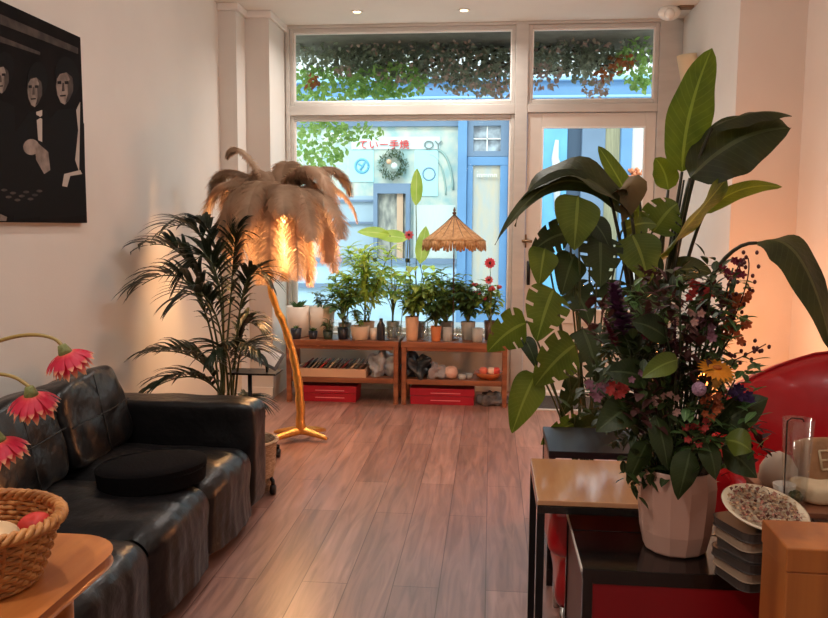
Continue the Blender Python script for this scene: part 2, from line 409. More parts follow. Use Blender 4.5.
# small spotlight with bracket at the ceiling corner above the door
c = at(672, 9, Y=7.0)
t = thing('corner_spotlight', c, 'white rounded fixture with brown bracket at the ceiling corner right of the shopfront', 'wall fixture')
MB().ball(c + Vector((-.02, 0, -.03)), .085, 14, 9, (1.1, .8, .75)).ball(c + Vector((-.03, -.05, -.05)), .045, 12, 8).build('lamp_head', white_m, t)
MB().box(c + Vector((.11, .0, .06)), (.12, .09, .12)).build('bracket', mat('brown_bracket', (120, 96, 72), rough=.6), t, smooth=False, bevel=.006)
MB().tube([c + Vector((.06, 0, .03)), c + Vector((0, 0, -.01))], .018).build('arm', mat('brown_bracket', (120, 96, 72)), t)

# cream wall lamp half hidden behind the tallest leaf
c = at(693, 76, X=XR1 + .0); c.x = XR1
t = thing('wall_sconce', c, 'cream folded-shade wall lamp on the right wall behind the tallest upright leaf', 'wall lamp')
sm = mat('cream_shade', (232, 214, 180), rough=.7, transl=.3)
rows = []
for i in range(9):
    u = i / 8; z = c.z + .16 - .34 * u
    rows.append([Vector((XR1 - .004 - (.13 - .07 * u) * sin(pi * j / 8), c.y + .12 * (1 - .45 * u) * cos(pi * j / 8), z)) for j in range(9)])
MB().grid(rows).build('shade', sm, t, solid=.004)
MB().box((XR1 - .01, c.y, c.z), (.02, .08, .12)).build('wall_plate', mat('brown_bracket', (120, 96, 72)), t, smooth=False, bevel=.004)

# ------------------------------------------------------------------ picture on the left wall
XP = XL + .035
pm = mat('print_black', (26, 21, 20), rough=.85, spec=.1, col2=(18, 15, 14), vscale=6)
yR = at(84, 130, X=XP).y; zT = at(80, 37, X=XP).z; zB = at(88, 223, X=XP).z
t = thing('canvas_print', (XL, yR - .7, zB), 'large black and white canvas print of men in dinner jackets on the left wall', 'picture')
B('canvas', pm, t, (XL + .001, XP, yR - 1.9, yR, zB, zT), bevel=.003)
def flat(px_poly, m, dep, name):
    mb = MB(); pts = [at(x, y, X=XP) for x, y in px_poly]
    n = len(pts); v0 = [Vector((XP, p.y, p.z)) for p in pts]; v1 = [Vector((XP + dep, p.y, p.z)) for p in pts]
    mb.add(v0 + v1, [tuple(range(n)), tuple(range(2 * n - 1, n - 1, -1))] + [(i, (i + 1) % n, n + (i + 1) % n, n + i) for i in range(n)])
    return mb.build(name, m, t, smooth=False)
def ell(cx, cy, rx, ry, n=18, tilt=0):
    return [(cx + rx * cos(a) * cos(tilt) - ry * sin(a) * sin(tilt), cy + rx * cos(a) * sin(tilt) + ry * sin(a) * cos(tilt)) for a in [2 * pi * i / n for i in range(n)]]
g1 = mat('print_grey_light', (150, 134, 124), rough=.8, spec=.2, col2=(104, 92, 84), vscale=14)
g2 = mat('print_grey_mid', (80, 70, 64), rough=.8, spec=.2, col2=(52, 45, 42), vscale=12)
g3 = mat('print_white', (176, 164, 154), rough=.8, spec=.2)
g4 = mat('print_dark', (15, 12, 12), rough=.8, spec=.15)
for poly in ([(0, 14), (78, 48), (78, 54), (0, 24)], [(0, 36), (40, 52), (40, 55), (0, 42)]): flat(poly, g2, .0006, 'printed_rail')
for (hx, hy, rx, ry, tl, jx) in ((3, 76, 9, 20, .1, 0), (36, 88, 9.5, 22, .05, 0), (66, 84, 11, 24, -.15, 0)):
    flat([(hx - rx * 2.4, 228 - 8), (hx - rx * 2.2, hy + 45), (hx - rx * .8, hy + ry + 2), (hx + rx, hy + ry), (min(84, hx + rx * 2), hy + 40), (min(86, hx + rx * 2.2), 215)] if hx > 20 else [(0, 215), (0, hy + 24), (14, hy + 30), (20, 215)], g4, .0008 + hx * 3e-6, 'printed_jacket')
    k = rx / 10
    flat(ell(hx + 1, hy - 7, rx * 1.1, ry * .86, tilt=tl), g4, .0011 + hx * 1e-6, 'printed_hair')
    fo = [(-7, -12), (-2, -15), (4, -13), (7.5, -5), (7, 5), (3.5, 13), (-.5, 17), (-4, 15), (-7, 8), (-8.2, 0)]
    flat([(hx - 1 + x * k, hy + 2 + y * ry / 22) for x, y in fo], g1, .0014, 'printed_face')
    flat([(hx - 1 + x * k, hy + 2 + y * ry / 22) for x, y in [(1, -14), (4, -13), (7.5, -5), (7, 5), (3.5, 13), (0, 16), (2.5, 7), (2, -2), (4, -6)]], g2, .0017, 'printed_cheek_shadow')
    flat([(hx - 1 + x * k, hy + 2 + y * ry / 22) for x, y in [(-2.6, -3), (-1.2, -3), (-.6, 4.6), (-3.2, 5)]], g2, .0018, 'printed_nose')
    flat([(hx - 1 + x * k, hy + 2 + y * ry / 22) for x, y in [(-9, -4), (-8, -14), (-2, -18), (6, -16), (9, -6), (9, 4), (7.5, 0), (6.5, -8), (1, -12.5), (-5, -11)]], g4, .0019, 'printed_hair')
    for ex in (-5.6, 1): flat([(hx - 1 + (ex + x) * k, hy - 1 + y * ry / 22) for x, y in [(-1.6, -1.6), (1.8, -1.9), (2, 1), (-1.4, 1)]], g4, .0019, 'printed_eye')
    flat([(hx - 1 + x * k, hy + 2 + y * ry / 22) for x, y in [(-5, 8.4), (.6, 8), (.4, 9.4), (-4.4, 9.8)]], g4, .0019, 'printed_mouth')
flat([(36, 112), (42, 110), (42, 142), (38, 140)], g3, .0012, 'printed_shirt')
flat([(35, 114), (40, 117), (45, 113), (45, 120), (40, 118), (35, 121)], g4, .0016, 'printed_bow_tie')
flat([(76, 110), (80, 102), (79, 172), (75, 160), (78, 130)], g3, .0012, 'printed_collar')
flat(ell(31, 147, 8, 8, tilt=.4), g1, .0018, 'printed_hand'); flat([(34, 140), (48, 152), (50, 170), (44, 174), (36, 160)], g1, .0016, 'printed_hand')
flat([(62, 186), (64, 174), (80, 170), (82, 174), (70, 176), (67, 187)], g3, .0012, 'printed_cuff')
for k in range(9): flat(ell(4 + k * 4.4, 190 + (k * 7) % 11, 3.2, 1.4, 8), g2, .0012, 'printed_chip')
flat([(0, 214), (7, 217), (6, 221), (0, 221)], g1, .0012, 'printed_card')
# ------------------------------------------------------------------ street outside
YF = 13.5
pave = mat('pavement', (178, 176, 172), rough=.9, var=.12, vscale=3, bump=.2)
B('pavement', pave, None, (-16, 16, YW + .26, 24, -.2, -.06), kind='structure')
blue = mat('shopfront_blue', (104, 146, 188), rough=.5, var=.08, vscale=2)
blued = mat('shopfront_blue_dark', (112, 132, 156), rough=.5, var=.08, vscale=2)
cyan = mat('shop_glass_reflections', (158, 188, 186), rough=.35, col2=(206, 206, 190), vscale=4.5)  # two mottled pastels stand in for reflections and clutter in the glass
ren = mat('pale_render', (226, 226, 224), rough=.9, var=.05, vscale=2)
dk = mat('shop_interior_dark', (120, 122, 118), rough=.7, col2=(190, 186, 172), vscale=4, stretch=(3, 1, 1))
def fx(px): return at(px, 180, Y=YF).x
def fz(py): return at(410, py, Y=YF).z
def FB(name, m, par, *r, d0=0, d1=.05, bevel=0):
    return B(name, m, par, *[(fx(a), fx(b), YF - d1, YF - d0, fz(e), fz(c)) for a, b, c, e in r], bevel=bevel)
fac = thing('shop_facade', (0, YF, -.06), 'pale building with blue framed shopfront across the street seen through the window', 'building')
B('wall', ren, fac, (-9, 9, YF, YF + .4, -.06, 4.62))
FB('upper_fascia', blue, fac, (150, 760, 84, 118), d0=0, d1=.18, bevel=.02)
FB('cornice', mat('pale_blue_moulding', (150, 190, 226), rough=.5), fac, (150, 760, 80, 85), (150, 760, 99, 102), d0=0, d1=.28, bevel=.02)
FB('header_rail', blued, fac, (150, 458, 119, 127), d1=.1)  # grey-blue header above the shop glass, its own colour
FB('shop_glass', cyan, fac, (296, 458, 127, 262), d1=.03)
FB('post', blue, fac, (458, 467, 118, 330), d1=.2, bevel=.01)
FB('post', blue, fac, (508, 536, 118, 330), d1=.2, bevel=.01)
FB('stallriser', mat('pale_blue_panel', (176, 206, 226), rough=.5, var=.1, vscale=3), fac, (290, 458, 262, 330), d1=.12, bevel=.01)
FB('stall_rail', blued, fac, (290, 458, 258, 263), (290, 458, 284, 288), d0=.12, d1=.2)
sd = FB('shop_door', blue, fac, (467.1, 473, 166, 295), (500, 507.9, 166, 295), (467.1, 507.9, 157.3, 166), (467.1, 507.9, 295, 325), d1=.12, bevel=.01)
FB('pane', mat('door_glass_beige', (206, 192, 168), rough=.3, col2=(186, 190, 186), vscale=3, stretch=(4, 1, 1)), sd, (473, 500, 166, 295), d0=.01, d1=.06)
tw = FB('transom_window', blued, fac, (467.1, 507.9, 120, 127), (467.1, 507.9, 152, 157), (467.1, 473, 127, 152), (500, 507.9, 127, 152), d1=.12)
FB('pane', mat('transom_glass', (196, 206, 214), rough=.3, col2=(120, 124, 132), vscale=6), tw, (473, 500, 127, 152), d0=.01, d1=.05)
FB('transom_bar', white_m, tw, (486, 487.2, 127, 152), (473, 500, 139, 140.2), d0=.05, d1=.08)
# lettering
def text(s, px, py, h, m, name, par, y=None, w=None, label=None):
    cu = bpy.data.curves.new(name, 'FONT'); cu.body = s; cu.size = 1; cu.extrude = .01; cu.align_x = 'LEFT'
    o = bpy.data.objects.new(name, cu); COL.objects.link(o)
    bpy.context.view_layer.update()
    d = o.dimensions.copy()
    me = bpy.data.meshes.new_from_object(o.evaluated_get(bpy.context.evaluated_depsgraph_get()))
    bpy.data.objects.remove(o)
    me.materials.clear(); me.materials.append(m)
    o = bpy.data.objects.new(name, me); COL.objects.link(o)
    y = y if y is not None else YF - .07
    p = at(px, py, Y=y)
    xs = [v.co.x for v in me.vertices] or [0]; zs = [v.co.y for v in me.vertices] or [0]
    ww = (w or (max(xs) - min(xs)) * h) ; sx = ww / max(1e-3, max(xs) - min(xs)); sz = h / max(1e-3, max(zs) - min(zs))
    x0, z0 = min(xs), min(zs)
    for v in me.vertices:
        a, b2, c2 = v.co; v.co = Vector(((a - x0) * sx, -c2, (b2 - z0) * sz)) + p - ORG[par.name]
    o.parent = par; ORG[o.name] = ORG[par.name]
    return o
sg = thing('shop_sign', at(385, 155, Y=YF - .04), 'pale sign strip with red lettering above the wreath in the opposite shop window', 'sign')
FB('sign_board', mat('pale_sign', (214, 232, 230), rough=.5), sg, (352, 440, 137, 149.5), d0=.032, d1=.05)
text('ていー手焼', 359, 149, 9 * YF / F, mat('sign_red', (226, 70, 66), rough=.5), 'lettering', sg, w=50 * YF / F)
text('OY', 424, 149, 8 * YF / F, mat('sign_grey', (120, 132, 130), rough=.5), 'lettering', sg, w=18 * YF / F)
text('FAT', 330, 142, 9 * YF / F, white_m, 'lettering', fac, w=22 * YF / F)
text('mmmn', 477, 177, 3 * YF / F, white_m, 'lettering', fac, y=YF - .13, w=19 * YF / F)
# posters
pbm = mat('poster_pale_blue', (176, 226, 240), rough=.6)
for (a, b_, c_, d_, lb) in ((350, 374, 150.5, 182, 'pale blue poster with round emblem left of the wreath in the opposite shop window'), (415, 438, 150.5, 196, 'tall pale blue poster with thin ring emblem right of the wreath in the opposite window')):
    t = thing('window_poster', at((a + b_) / 2, d_, Y=YF - .04), lb, 'poster')
    FB('sheet', pbm, t, (a, b_, c_, d_), d0=.032, d1=.05)
    cx, cy, r = ((362, 166, 6.5) if a == 350 else (429, 174, 6)); cc = at(cx, cy, Y=YF - .055); rr = r * YF / F
    ring = [cc + Vector((rr * cos(2 * pi * i / 24), 0, rr * sin(2 * pi * i / 24))) for i in range(25)]
    mb = MB().tube(ring, .012 if a != 350 else .02, 5)
    if a == 350: mb.tube([cc + Vector((-.03, 0, -.07)), cc + Vector((.05, 0, .06))], .02, 5).tube([cc + Vector((-.06, 0, .04)), cc + Vector((.03, 0, -.02))], .018, 5)
    mb.build('emblem', mat('emblem_blue', (110, 176, 204), rough=.6) if a == 350 else mat('emblem_slate', (120, 146, 166), rough=.6), t)
# wreath
wc = at(393, 165, Y=YF - .1); mb = MB()
for k in range(420):
    a = rnd(0, 2 * pi); r = (.19 + rnd(-.05, .055)); p = wc + Vector((r * cos(a), rnd(-.05, .04), r * sin(a)))
    dd = Vector((rnd(-1, 1), rnd(-.6, .3), rnd(-1, 1))).normalized() * .06
    mb.leaf([p, p + dd * .5, p + dd], .014, nu=2, nv=1)
wr = thing('door_wreath', wc, 'round dark green wreath hanging in the opposite shop window', 'wreath')
mb.build('foliage', mat('wreath_green', (62, 92, 66), rough=.7, col2=(110, 120, 84), vscale=14), wr)
MB().ball(wc + Vector((.03, -.07, -.02)), .055, 8, 6).ball(wc + Vector((-.06, -.07, .05)), .045, 8, 6, mi=1).build('bauble', [mat('bauble_white', (232, 238, 232)), mat('bauble_peach', (222, 176, 140))], wr)
# display booth under the wreath
bo = thing('display_cabinet', at(392, 262, Y=YF - .1), 'grey blue framed display niche below the wreath across the street', 'display cabinet')
FB('frame', blued, bo, (375, 411, 184, 194), (375, 379, 194, 262), (407, 411, 194, 262), d0=.032, d1=.2)
FB('niche', dk, bo, (379, 407, 194, 262), d0=.032, d1=.08)
FB('side_panel', mat('peach_panel', (206, 170, 140), rough=.6), bo, (398, 404, 194, 262), d0=.08, d1=.14)
# arch line on the shop glass
ar = [at(437 + 16 * sin(u) , 150 + 40 * (1 - cos(u)), Y=YF - .04) for u in [i * pi / 2 / 12 for i in range(13)]]
MB().tube(ar, .02, 5).tube([p + Vector((-.12, 0, -.08)) for p in ar], .014, 5).build('window_arch', mat('arch_line', (150, 176, 168)), fac)
# interior shapes seen in the shop window
FB('blind', mat('pale_blind', (206, 214, 206), rough=.6, var=.06, vscale=30, stretch=(12, 1, .2)), fac, (414, 456, 205, 258), d0=.031, d1=.045)
FB('shelf_panel', mat('shop_shelf', (166, 186, 198), rough=.6), fac, (330, 374, 196, 258), d0=.031, d1=.04)
FB('shelf_board', blued, fac, (330, 374, 200, 202), (330, 374, 222, 224), d0=.04, d1=.1)
# right-hand entrance seen through the glazed door
en = thing('blue_doorway', at(585, 330, Y=YF - .1), 'blue panelled entrance across the street seen through the glazed door', 'doorway')
FB('door_leaf', mat('sky_blue_paint', (112, 178, 216), rough=.5, var=.1, vscale=3), en, (537, 566, 118, 330), d0=.0, d1=.1, bevel=.01)
FB('recess', mat('doorway_dark', (70, 86, 106), rough=.7), en, (566, 580, 118, 330), d0=.0, d1=.05)
FB('panel', blued, en, (580, 603, 118, 330), d0=.0, d1=.16, bevel=.01)
FB('curtain', mat('beige_curtain', (168, 160, 128), rough=.8, var=.15, vscale=6, stretch=(6, 1, .4)), en, (603, 618, 118, 330), d0=.0, d1=.06)
FB('frame', blue, en, (618, 629, 118, 330), d0=.0, d1=.2, bevel=.01)
FB('side_wall', mat('cream_render', (226, 216, 206), rough=.9), en, (629, 668, 118, 330), d0=.0, d1=.05)
MB().tube([at(557, 140, Y=YF - .12), at(555, 158, Y=YF - .12), at(558, 172, Y=YF - .12), at(556, 210, Y=YF - .12)], [.03, .06, .09, .03], 8).build('door_ornament', ren, en)
tp = thing('terracotta_window_box', at(634, 184, Y=YF - .3), 'small window box with orange flowers beside the blue entrance', 'planter')
c = at(634, 178, Y=YF - .2)
MB().bb(c.x - .14, c.x + .14, c.y - .1, c.y + .14, c.z - .18, c.z - .02).build('box', mat('orange_box', (196, 120, 84)), tp, smooth=False)
mb = MB()
for k in range(60):
    p = c + Vector((rnd(-.14, .14), rnd(-.1, .1), rnd(0, .16))); mb.ball(p, .025, 5, 4)
mb.build('flowers', mat('orange_flowers', (226, 140, 96), rough=.8), tp)

# awning over the shopfront
B('awning', mat('awning_canvas', (126, 116, 104), rough=.9, var=.15, vscale=6), None, (-2.2, 2.0, YW + .27, 8.9, 3.42, 3.46))
lab(bpy.data.objects['awning'], 'dark grey awning over the shopfront seen through the top panes', 'awning')
bpy.data.objects['awning'].location.z += 0
# climbing plants hanging from the awning
def cluster(name, label, spec, m, lw=.03, kinds=('leaf',)):
    mb = MB()
    for (cx, cy, rx, ry, n, Y) in spec:
        for k in range(n):
            a = rnd(0, 2 * pi); r = rnd(0, 1) ** .5
            p = at(cx + rx * r * cos(a), cy + ry * r * sin(a), Y=Y + rnd(-.35, .35))
            dd = Vector((rnd(-1, 1), rnd(-1, 1), rnd(-1.2, .3))).normalized() * rnd(.7, 1.3) * lw * 2.6
            mb.leaf([p, p + dd * .5 + Vector((0, 0, .01)), p + dd], lw * rnd(.6, 1.1), nu=3, nv=1, side=(rnd(-1, 1), rnd(-.4, .4), rnd(-1, 1)))
    o = mb.build(name, m, None); o['kind'] = 'stuff'
    return lab(o, label, 'climbing plant')
vg = leaf_mat('vine_green', (122, 162, 76), (176, 204, 116), transl=.55)
vd = leaf_mat('vine_dark', (116, 116, 96), (164, 162, 138), transl=.35)
vp = mat('dried_blossom', (196, 152, 140), rough=.8, col2=(170, 150, 130), vscale=9, transl=.4)
vo = mat('rust_leaves', (188, 104, 56), rough=.8, col2=(150, 90, 60), vscale=9, transl=.4)
cluster('climbing_vine', 'bright green vine leaves hanging outside at the left of the shop window',
        [(325, 84, 45, 18, 420, 8.5), (322, 140, 28, 26, 260, 8.4), (302, 175, 12, 26, 70, 8.4), (390, 80, 40, 17, 420, 8.5), (636, 62, 18, 26, 170, 8.5), (640, 80, 14, 10, 50, 8.5), (360, 132, 26, 10, 60, 8.5)], vg, .027)
cluster('climbing_vine', 'tangle of dark grey vine branches and leaves under the awning behind the top panes',
        [(480, 58, 170, 12, 1500, 8.75), (340, 56, 60, 18, 620, 8.6), (430, 60, 90, 22, 1300, 8.6), (480, 78, 50, 14, 460, 8.6), (560, 56, 45, 18, 520, 8.6), (620, 50, 40, 14, 380, 8.6), (590, 72, 26, 12, 140, 8.6)], vd, .023)
cluster('climbing_vine', 'pale pink dried blossoms mixed in the vine outside the top panes',
        [(440, 75, 70, 16, 200, 8.3), (500, 88, 22, 10, 110, 8.3), (545, 75, 18, 14, 100, 8.3), (595, 88, 14, 10, 90, 8.3), (345, 70, 10, 6, 40, 8.3), (470, 90, 30, 5, 40, 8.3), (430, 48, 90, 10, 90, 8.3), (580, 45, 50, 8, 60, 8.3)], vp, .019)
cluster('climbing_vine', 'rust orange dry leaves hanging in the vine outside the right top pane',
        [(622, 62, 13, 8, 60, 8.3), (608, 72, 10, 7, 36, 8.3), (312, 80, 6, 7, 40, 8.3)], vo, .024)
mb = MB()
for k in range(16):
    x = rnd(300, 650); y = rnd(40, 62)
    mb.tube(bez([at(x, y, Y=8.6), at(x + rnd(-40, 40), y + rnd(-5, 22), Y=8.5), at(x + rnd(-70, 70), y + rnd(-4, 34), Y=8.6)], 6), .012, 5)
o = mb.build('vine_branches', mat('vine_bark', (92, 82, 70), rough=.9), None); lab(o, 'bare twisting vine branches hanging from the awning outside the top panes', 'climbing plant', None, 'stuff')

# ------------------------------------------------------------------ two low wooden benches with a shelf
wood = mat('bench_wood', (148, 92, 62), rough=.45, col2=(116, 68, 44), vscale=3, stretch=(.7, 6, 6), bump=.05, bscale=30)
ZB = at(400, 341, Y=6.78).z
def bench(x0, x1, label):
    t = thing('wooden_bench', ((x0 + x1) / 2, 6.95, 0), label, 'bench', 'low wooden benches under the shop window')
    B('top', wood, t, (x0, x1, 6.74, 7.12, ZB - .05, ZB), bevel=.004)
    B('shelf', wood, t, (x0 + .045, x1 - .045, 6.76, 7.1, .18, .225), bevel=.003)
    for x in (x0 + .003, x1 - .043):
        for y in (6.75, 7.07): B('leg', wood, t, (x, x + .04, y, y + .04, 0, ZB - .05), bevel=.003)
    B('apron', wood, t, (x0 + .05, x1 - .05, 6.755, 6.775, ZB - .08, ZB - .05))
    return t
bx0, bxm, bx1 = at(286, 340, Y=6.76).x, at(400, 340, Y=6.76).x, at(508, 340, Y=6.76).x
bench(bx0, bxm - .012, 'low wooden bench with shelf on the left, holding the tray of records')
bench(bxm + .012, bx1, 'low wooden bench with shelf on the right, nearer the door')
red = mat('red_card', (158, 16, 40), rough=.45, var=.05)
for (x0, x1, lb) in ((bx0 + .09, at(356, 390, Y=6.8).x, 'flat red box with two white lines under the left bench'), (bxm + .09, at(474, 390, Y=6.8).x, 'flat red box with two white lines under the right bench')):
    t = thing('red_box', ((x0 + x1) / 2, 6.9, 0), lb, 'box', 'red boxes under the benches')
    B('base', red, t, (x0, x1, 6.79, 7.06, .0, .075), bevel=.003)
    B('lid', red, t, (x0 - .004, x1 + .004, 6.785, 7.065, .078, .142), bevel=.003)
    m_ = mat('pink_print', (222, 130, 140)); xm = (x0 + x1) / 2 + .03
    B('printed_line', m_, t, (xm - .13, xm + .13, 6.783, 6.786, .1, .107), (xm - .13, xm + .13, 6.787, 6.7905, .035, .042))
# tray of records
ty0 = .225; tx0, tx1 = bx0 + .08, at(366, 370, Y=6.8).x
t = thing('record_tray', ((tx0 + tx1) / 2, 6.9, ty0), 'shallow pale wooden tray of record sleeves on the left bench shelf', 'tray')
tr = mat('pale_tray', (206, 170, 142), rough=.6)
B('tray', tr, t, (tx0, tx1, 6.775, 6.79, ty0, ty0 + .075), (tx0, tx1, 7.06, 7.075, ty0, ty0 + .075), (tx0, tx0 + .015, 6.79, 7.06, ty0, ty0 + .075), (tx1 - .015, tx1, 6.79, 7.06, ty0, ty0 + .075), (tx0 + .015, tx1 - .015, 6.79, 7.06, ty0, ty0 + .012))
cols = [(120, 44, 44), (60, 66, 64), (150, 132, 118), (92, 92, 88), (176, 60, 50), (70, 80, 74), (196, 180, 150), (88, 70, 66), (110, 100, 96), (140, 50, 46), (60, 58, 60), (180, 160, 130), (96, 104, 96), (120, 90, 80)]
n = 14
for i in range(n):
    x = tx0 + .03 + (tx1 - tx0 - .12) * i / (n - 1)
    mm = MB().box((x + .03, 6.92, ty0 + .075), (.012, .24, .13), M=Matrix.Rotation(.75, 3, 'Y'))
    o = mm.build('record_sleeve', mat('sleeve_%d' % i, cols[i], rough=.6), None, smooth=False)
    lab(o, 'record sleeve leaning in the pale tray, part of the row of thin spines', 'record', 'record sleeves in the tray')
# bags, jars and bowls on the right shelf
def bag(name, c, d, m, label, cat='bag', seed=1):
    c = Vector(c); o = MB().cushion(c + Vector((0, 0, d[2] * .48)), d, 3, 24, wr=.5 * d[2], seed=seed, fq=17).build(name, m, None); return lab(o, label, cat)
clear = mat('crinkled_plastic', (222, 226, 230), rough=.25, bump=.8, bscale=22, transl=.3, col2=(170, 176, 184), vscale=9)
bag('plastic_bag', (at(382, 372, Y=6.92).x, 6.92, .225), (.2, .2, .19), clear, 'crinkled clear plastic bag at the right end of the left shelf')
bag('black_bag', (at(417, 370, Y=6.92).x, 6.92, .225), (.2, .22, .18), mat('dark_bag', (44, 50, 56), rough=.3, bump=.8, bscale=20), 'shiny dark plastic bag on the left of the right shelf', seed=5)
bag('grey_bag', (at(436, 375, Y=6.9).x, 6.88, .225), (.12, .16, .12), mat('grey_bag', (136, 132, 136), rough=.4, bump=.7, bscale=20), 'small crumpled grey bag beside the dark bag on the shelf', seed=9)
def lathe_thing(name, prof, c, m, label, cat, group=None, n=20, **k):
    o = MB().lathe([(r, z) for r, z in prof], c, n, **k).build(name, m, None, org=c); return lab(o, label, cat, group)
shp = mat('pink_shell', (214, 176, 160), rough=.5, bump=.5, bscale=30)
cjar = Vector((at(451, 372, Y=6.86).x, 6.86, .225))
lathe_thing('round_vase', [(.02, 0), (.05, .01), (.062, .05), (.05, .09), (.03, .105), (.025, .1)], cjar, shp, 'small round pinkish vase in the middle of the right shelf', 'vase')
wb = Vector((at(492, 380, Y=6.88).x - .03, 6.88, .225))
lathe_thing('wooden_bowl', [(.06, 0), (.1, .02), (.13, .06), (.124, .062), (.09, .025), (.001, .015)], wb, mat('bowl_wood', (176, 96, 50), rough=.5, var=.15), 'shallow wooden bowl at the right end of the right shelf', 'bowl')
for k, (dx, z, cc) in enumerate(((-.05, .06, (226, 120, 100)), (.02, .065, (240, 210, 190)), (.06, .06, (222, 80, 70)))):
    o = MB().cushion(wb + Vector((dx, 0, .07)), (.07, .08, .06), 3, 6, wr=.01).build('soap_parcel', mat('parcel%d' % k, cc, rough=.6), None)
    lab(o, ['small coral wrapped parcel at the left in the wooden bowl', 'cream wrapped parcel in the middle of the wooden bowl', 'red wrapped parcel at the right in the wooden bowl'][k], 'parcel')
for k, px in enumerate((462, 469)):
    c = Vector((at(px, 380, Y=6.84).x, 6.83 + .05 * k, .225))
    lathe_thing('glass_dish', [(.025, 0), (.03, .004), (.034, .04), (.03, .04), (.026, .008), (.001, .006)], c, mat('milky_glass', (206, 206, 204), rough=.15, transl=.4), ['small glass dish on the right shelf next to the round vase', 'small glass dish on the right shelf next to the wooden bowl'][k], 'dish')
bag('grey_pouch', (at(493, 397, Y=6.9).x, 6.88, 0), (.24, .2, .1), mat('dark_pouch', (60, 58, 62), rough=.6, bump=.6, bscale=20, col2=(120, 116, 116), vscale=9), 'dark crumpled bag on the floor right of the red box', seed=12)

# ------------------------------------------------------------------ plants, pots and glasses on the benches
soil = mat('soil', (58, 44, 36), rough=1, bump=.5)
gA = leaf_mat('bright_green_leaf', (172, 204, 80), (212, 230, 120), transl=.6)
gB = leaf_mat('mid_green_leaf', (126, 160, 74), (170, 198, 104), transl=.55)
gC = leaf_mat('dark_green_leaf', (66, 98, 54), (100, 134, 76), transl=.4)
gD = leaf_mat('grey_green_leaf', (98, 122, 92), (136, 152, 118), transl=.3)
stem_m = mat('green_stem', (92, 104, 52), rough=.6)
def pot_prof(r, h): return [(r * .78, 0), (r * .82, .004), (r, h), (r * .93, h), (r * .9, h * .9), (.001, h * .88)]
def potted(px, r, h, m, y, kind, ht, sp, lm, label, n=30, ll=.09, lw=.02, z=None, name='potted_plant', flowers=None, group=None):
    z = ZB if z is None else z
    c = Vector((at(px, 330, Y=y).x, y, z)); t = thing(name, c, label, 'potted plant', group)
    MB().lathe(pot_prof(r, h), c, 24).build('pot', m, t)
    MB().lathe([(r * .88, h * .86), (.001, h * .9)], c, 16).build('soil', soil, t)
    top = c + Vector((0, 0, h * .88)); lv = MB(); st = MB(); fl = MB()
    if kind == 'bush':
        ns = max(4, n // 8)
        for s_ in range(ns):
            a = rnd(0, 2 * pi); R_ = sp * rnd(.3, 1); e = top + Vector((R_ * cos(a), R_ * .7 * sin(a), ht * rnd(.6, 1)))
            q = bez([top, top.lerp(e, .5) + Vector((0, 0, ht * .15)), e], 8); st.tube(q, .003, 5)
            for k in range(n // ns + 2):
                p = q[random.randint(2, 8)]; az = rnd(0, 2 * pi); dd = Vector((cos(az), sin(az), rnd(-.3, .7))).normalized() * ll * rnd(.7, 1.2)
                lv.leaf([p, p + dd * .5 + Vector((0, 0, .01)), p + dd - Vector((0, 0, ll * .25))], lw, nu=5, nv=1)
            if flowers and rnd(0, 1) < .5:
                for j in range(5): fl.ball(e + Vector((rnd(-.02, .02), rnd(-.02, .02), rnd(-.01, .02))), .014, 6, 4)
    elif kind == 'cane':   # bamboo-like canes with narrow leaves
        for s_ in range(9):
            a = rnd(0, 2 * pi); e = top + Vector((sp * rnd(.2, 1) * cos(a), sp * .6 * sin(a), ht * rnd(.65, 1)))
            q = bez([top + Vector((rnd(-.03, .03), rnd(-.03, .03), 0)), top.lerp(e, .5) + Vector((0, 0, .1)), e], 10); st.tube(q, .004, 5)
            for k in range(n // 9):
                p = q[random.randint(3, 10)]; az = rnd(0, 2 * pi); dd = Vector((cos(az), sin(az), rnd(-.1, .8))).normalized() * ll * rnd(.6, 1.2)
                lv.leaf([p, p + dd * .5 + Vector((0, 0, .02)), p + dd - Vector((0, 0, ll * .3))], lw, nu=5, nv=1)
    elif kind == 'broad':
        for s_ in range(n):
            a = 2 * pi * s_ / n + rnd(-.3, .3); hh = ht * rnd(.45, 1); R_ = sp * rnd(.4, 1)
            p = top + Vector((R_ * .5 * cos(a), R_ * .5 * sin(a), hh * .8)); st.tube(bez([top, top + Vector((0, 0, hh * .5)), p], 5), .004, 5)
            dd = Vector((cos(a), sin(a), .2)) * ll
            lv.leaf([p, p + dd * .5 + Vector((0, 0, ll * .3)), p + dd - Vector((0, 0, ll * .3))], lw, nu=8, nv=2)
    elif kind == 'succulent':
        for s_ in range(n):
            a = s_ * 2.4; e = Vector((cos(a), sin(a), rnd(.4, 1.4))).normalized() * ll * rnd(.6, 1)
            lv.leaf([top, top + e * .5, top + e], lw, nu=5, nv=1, fold=.5)
    if st.v: st.build('stems', stem_m, t)
    lv.build('foliage', lm, t)
    if fl.v: fl.build('flowers', flowers, t)
    return t
beige = mat('beige_ceramic', (214, 186, 158), rough=.45, var=.04); wht = mat('white_ceramic', (232, 220, 206), rough=.4)
terr = mat('terracotta_clay', (190, 112, 66), rough=.6, var=.1); darkp = mat('navy_glaze', (34, 36, 48), rough=.3); pinkp = mat('peach_clay', (206, 160, 128), rough=.6, var=.06); greyp = mat('grey_stone_pot', (150, 144, 136), rough=.6)  # terr is a plain orange clay colour without emission
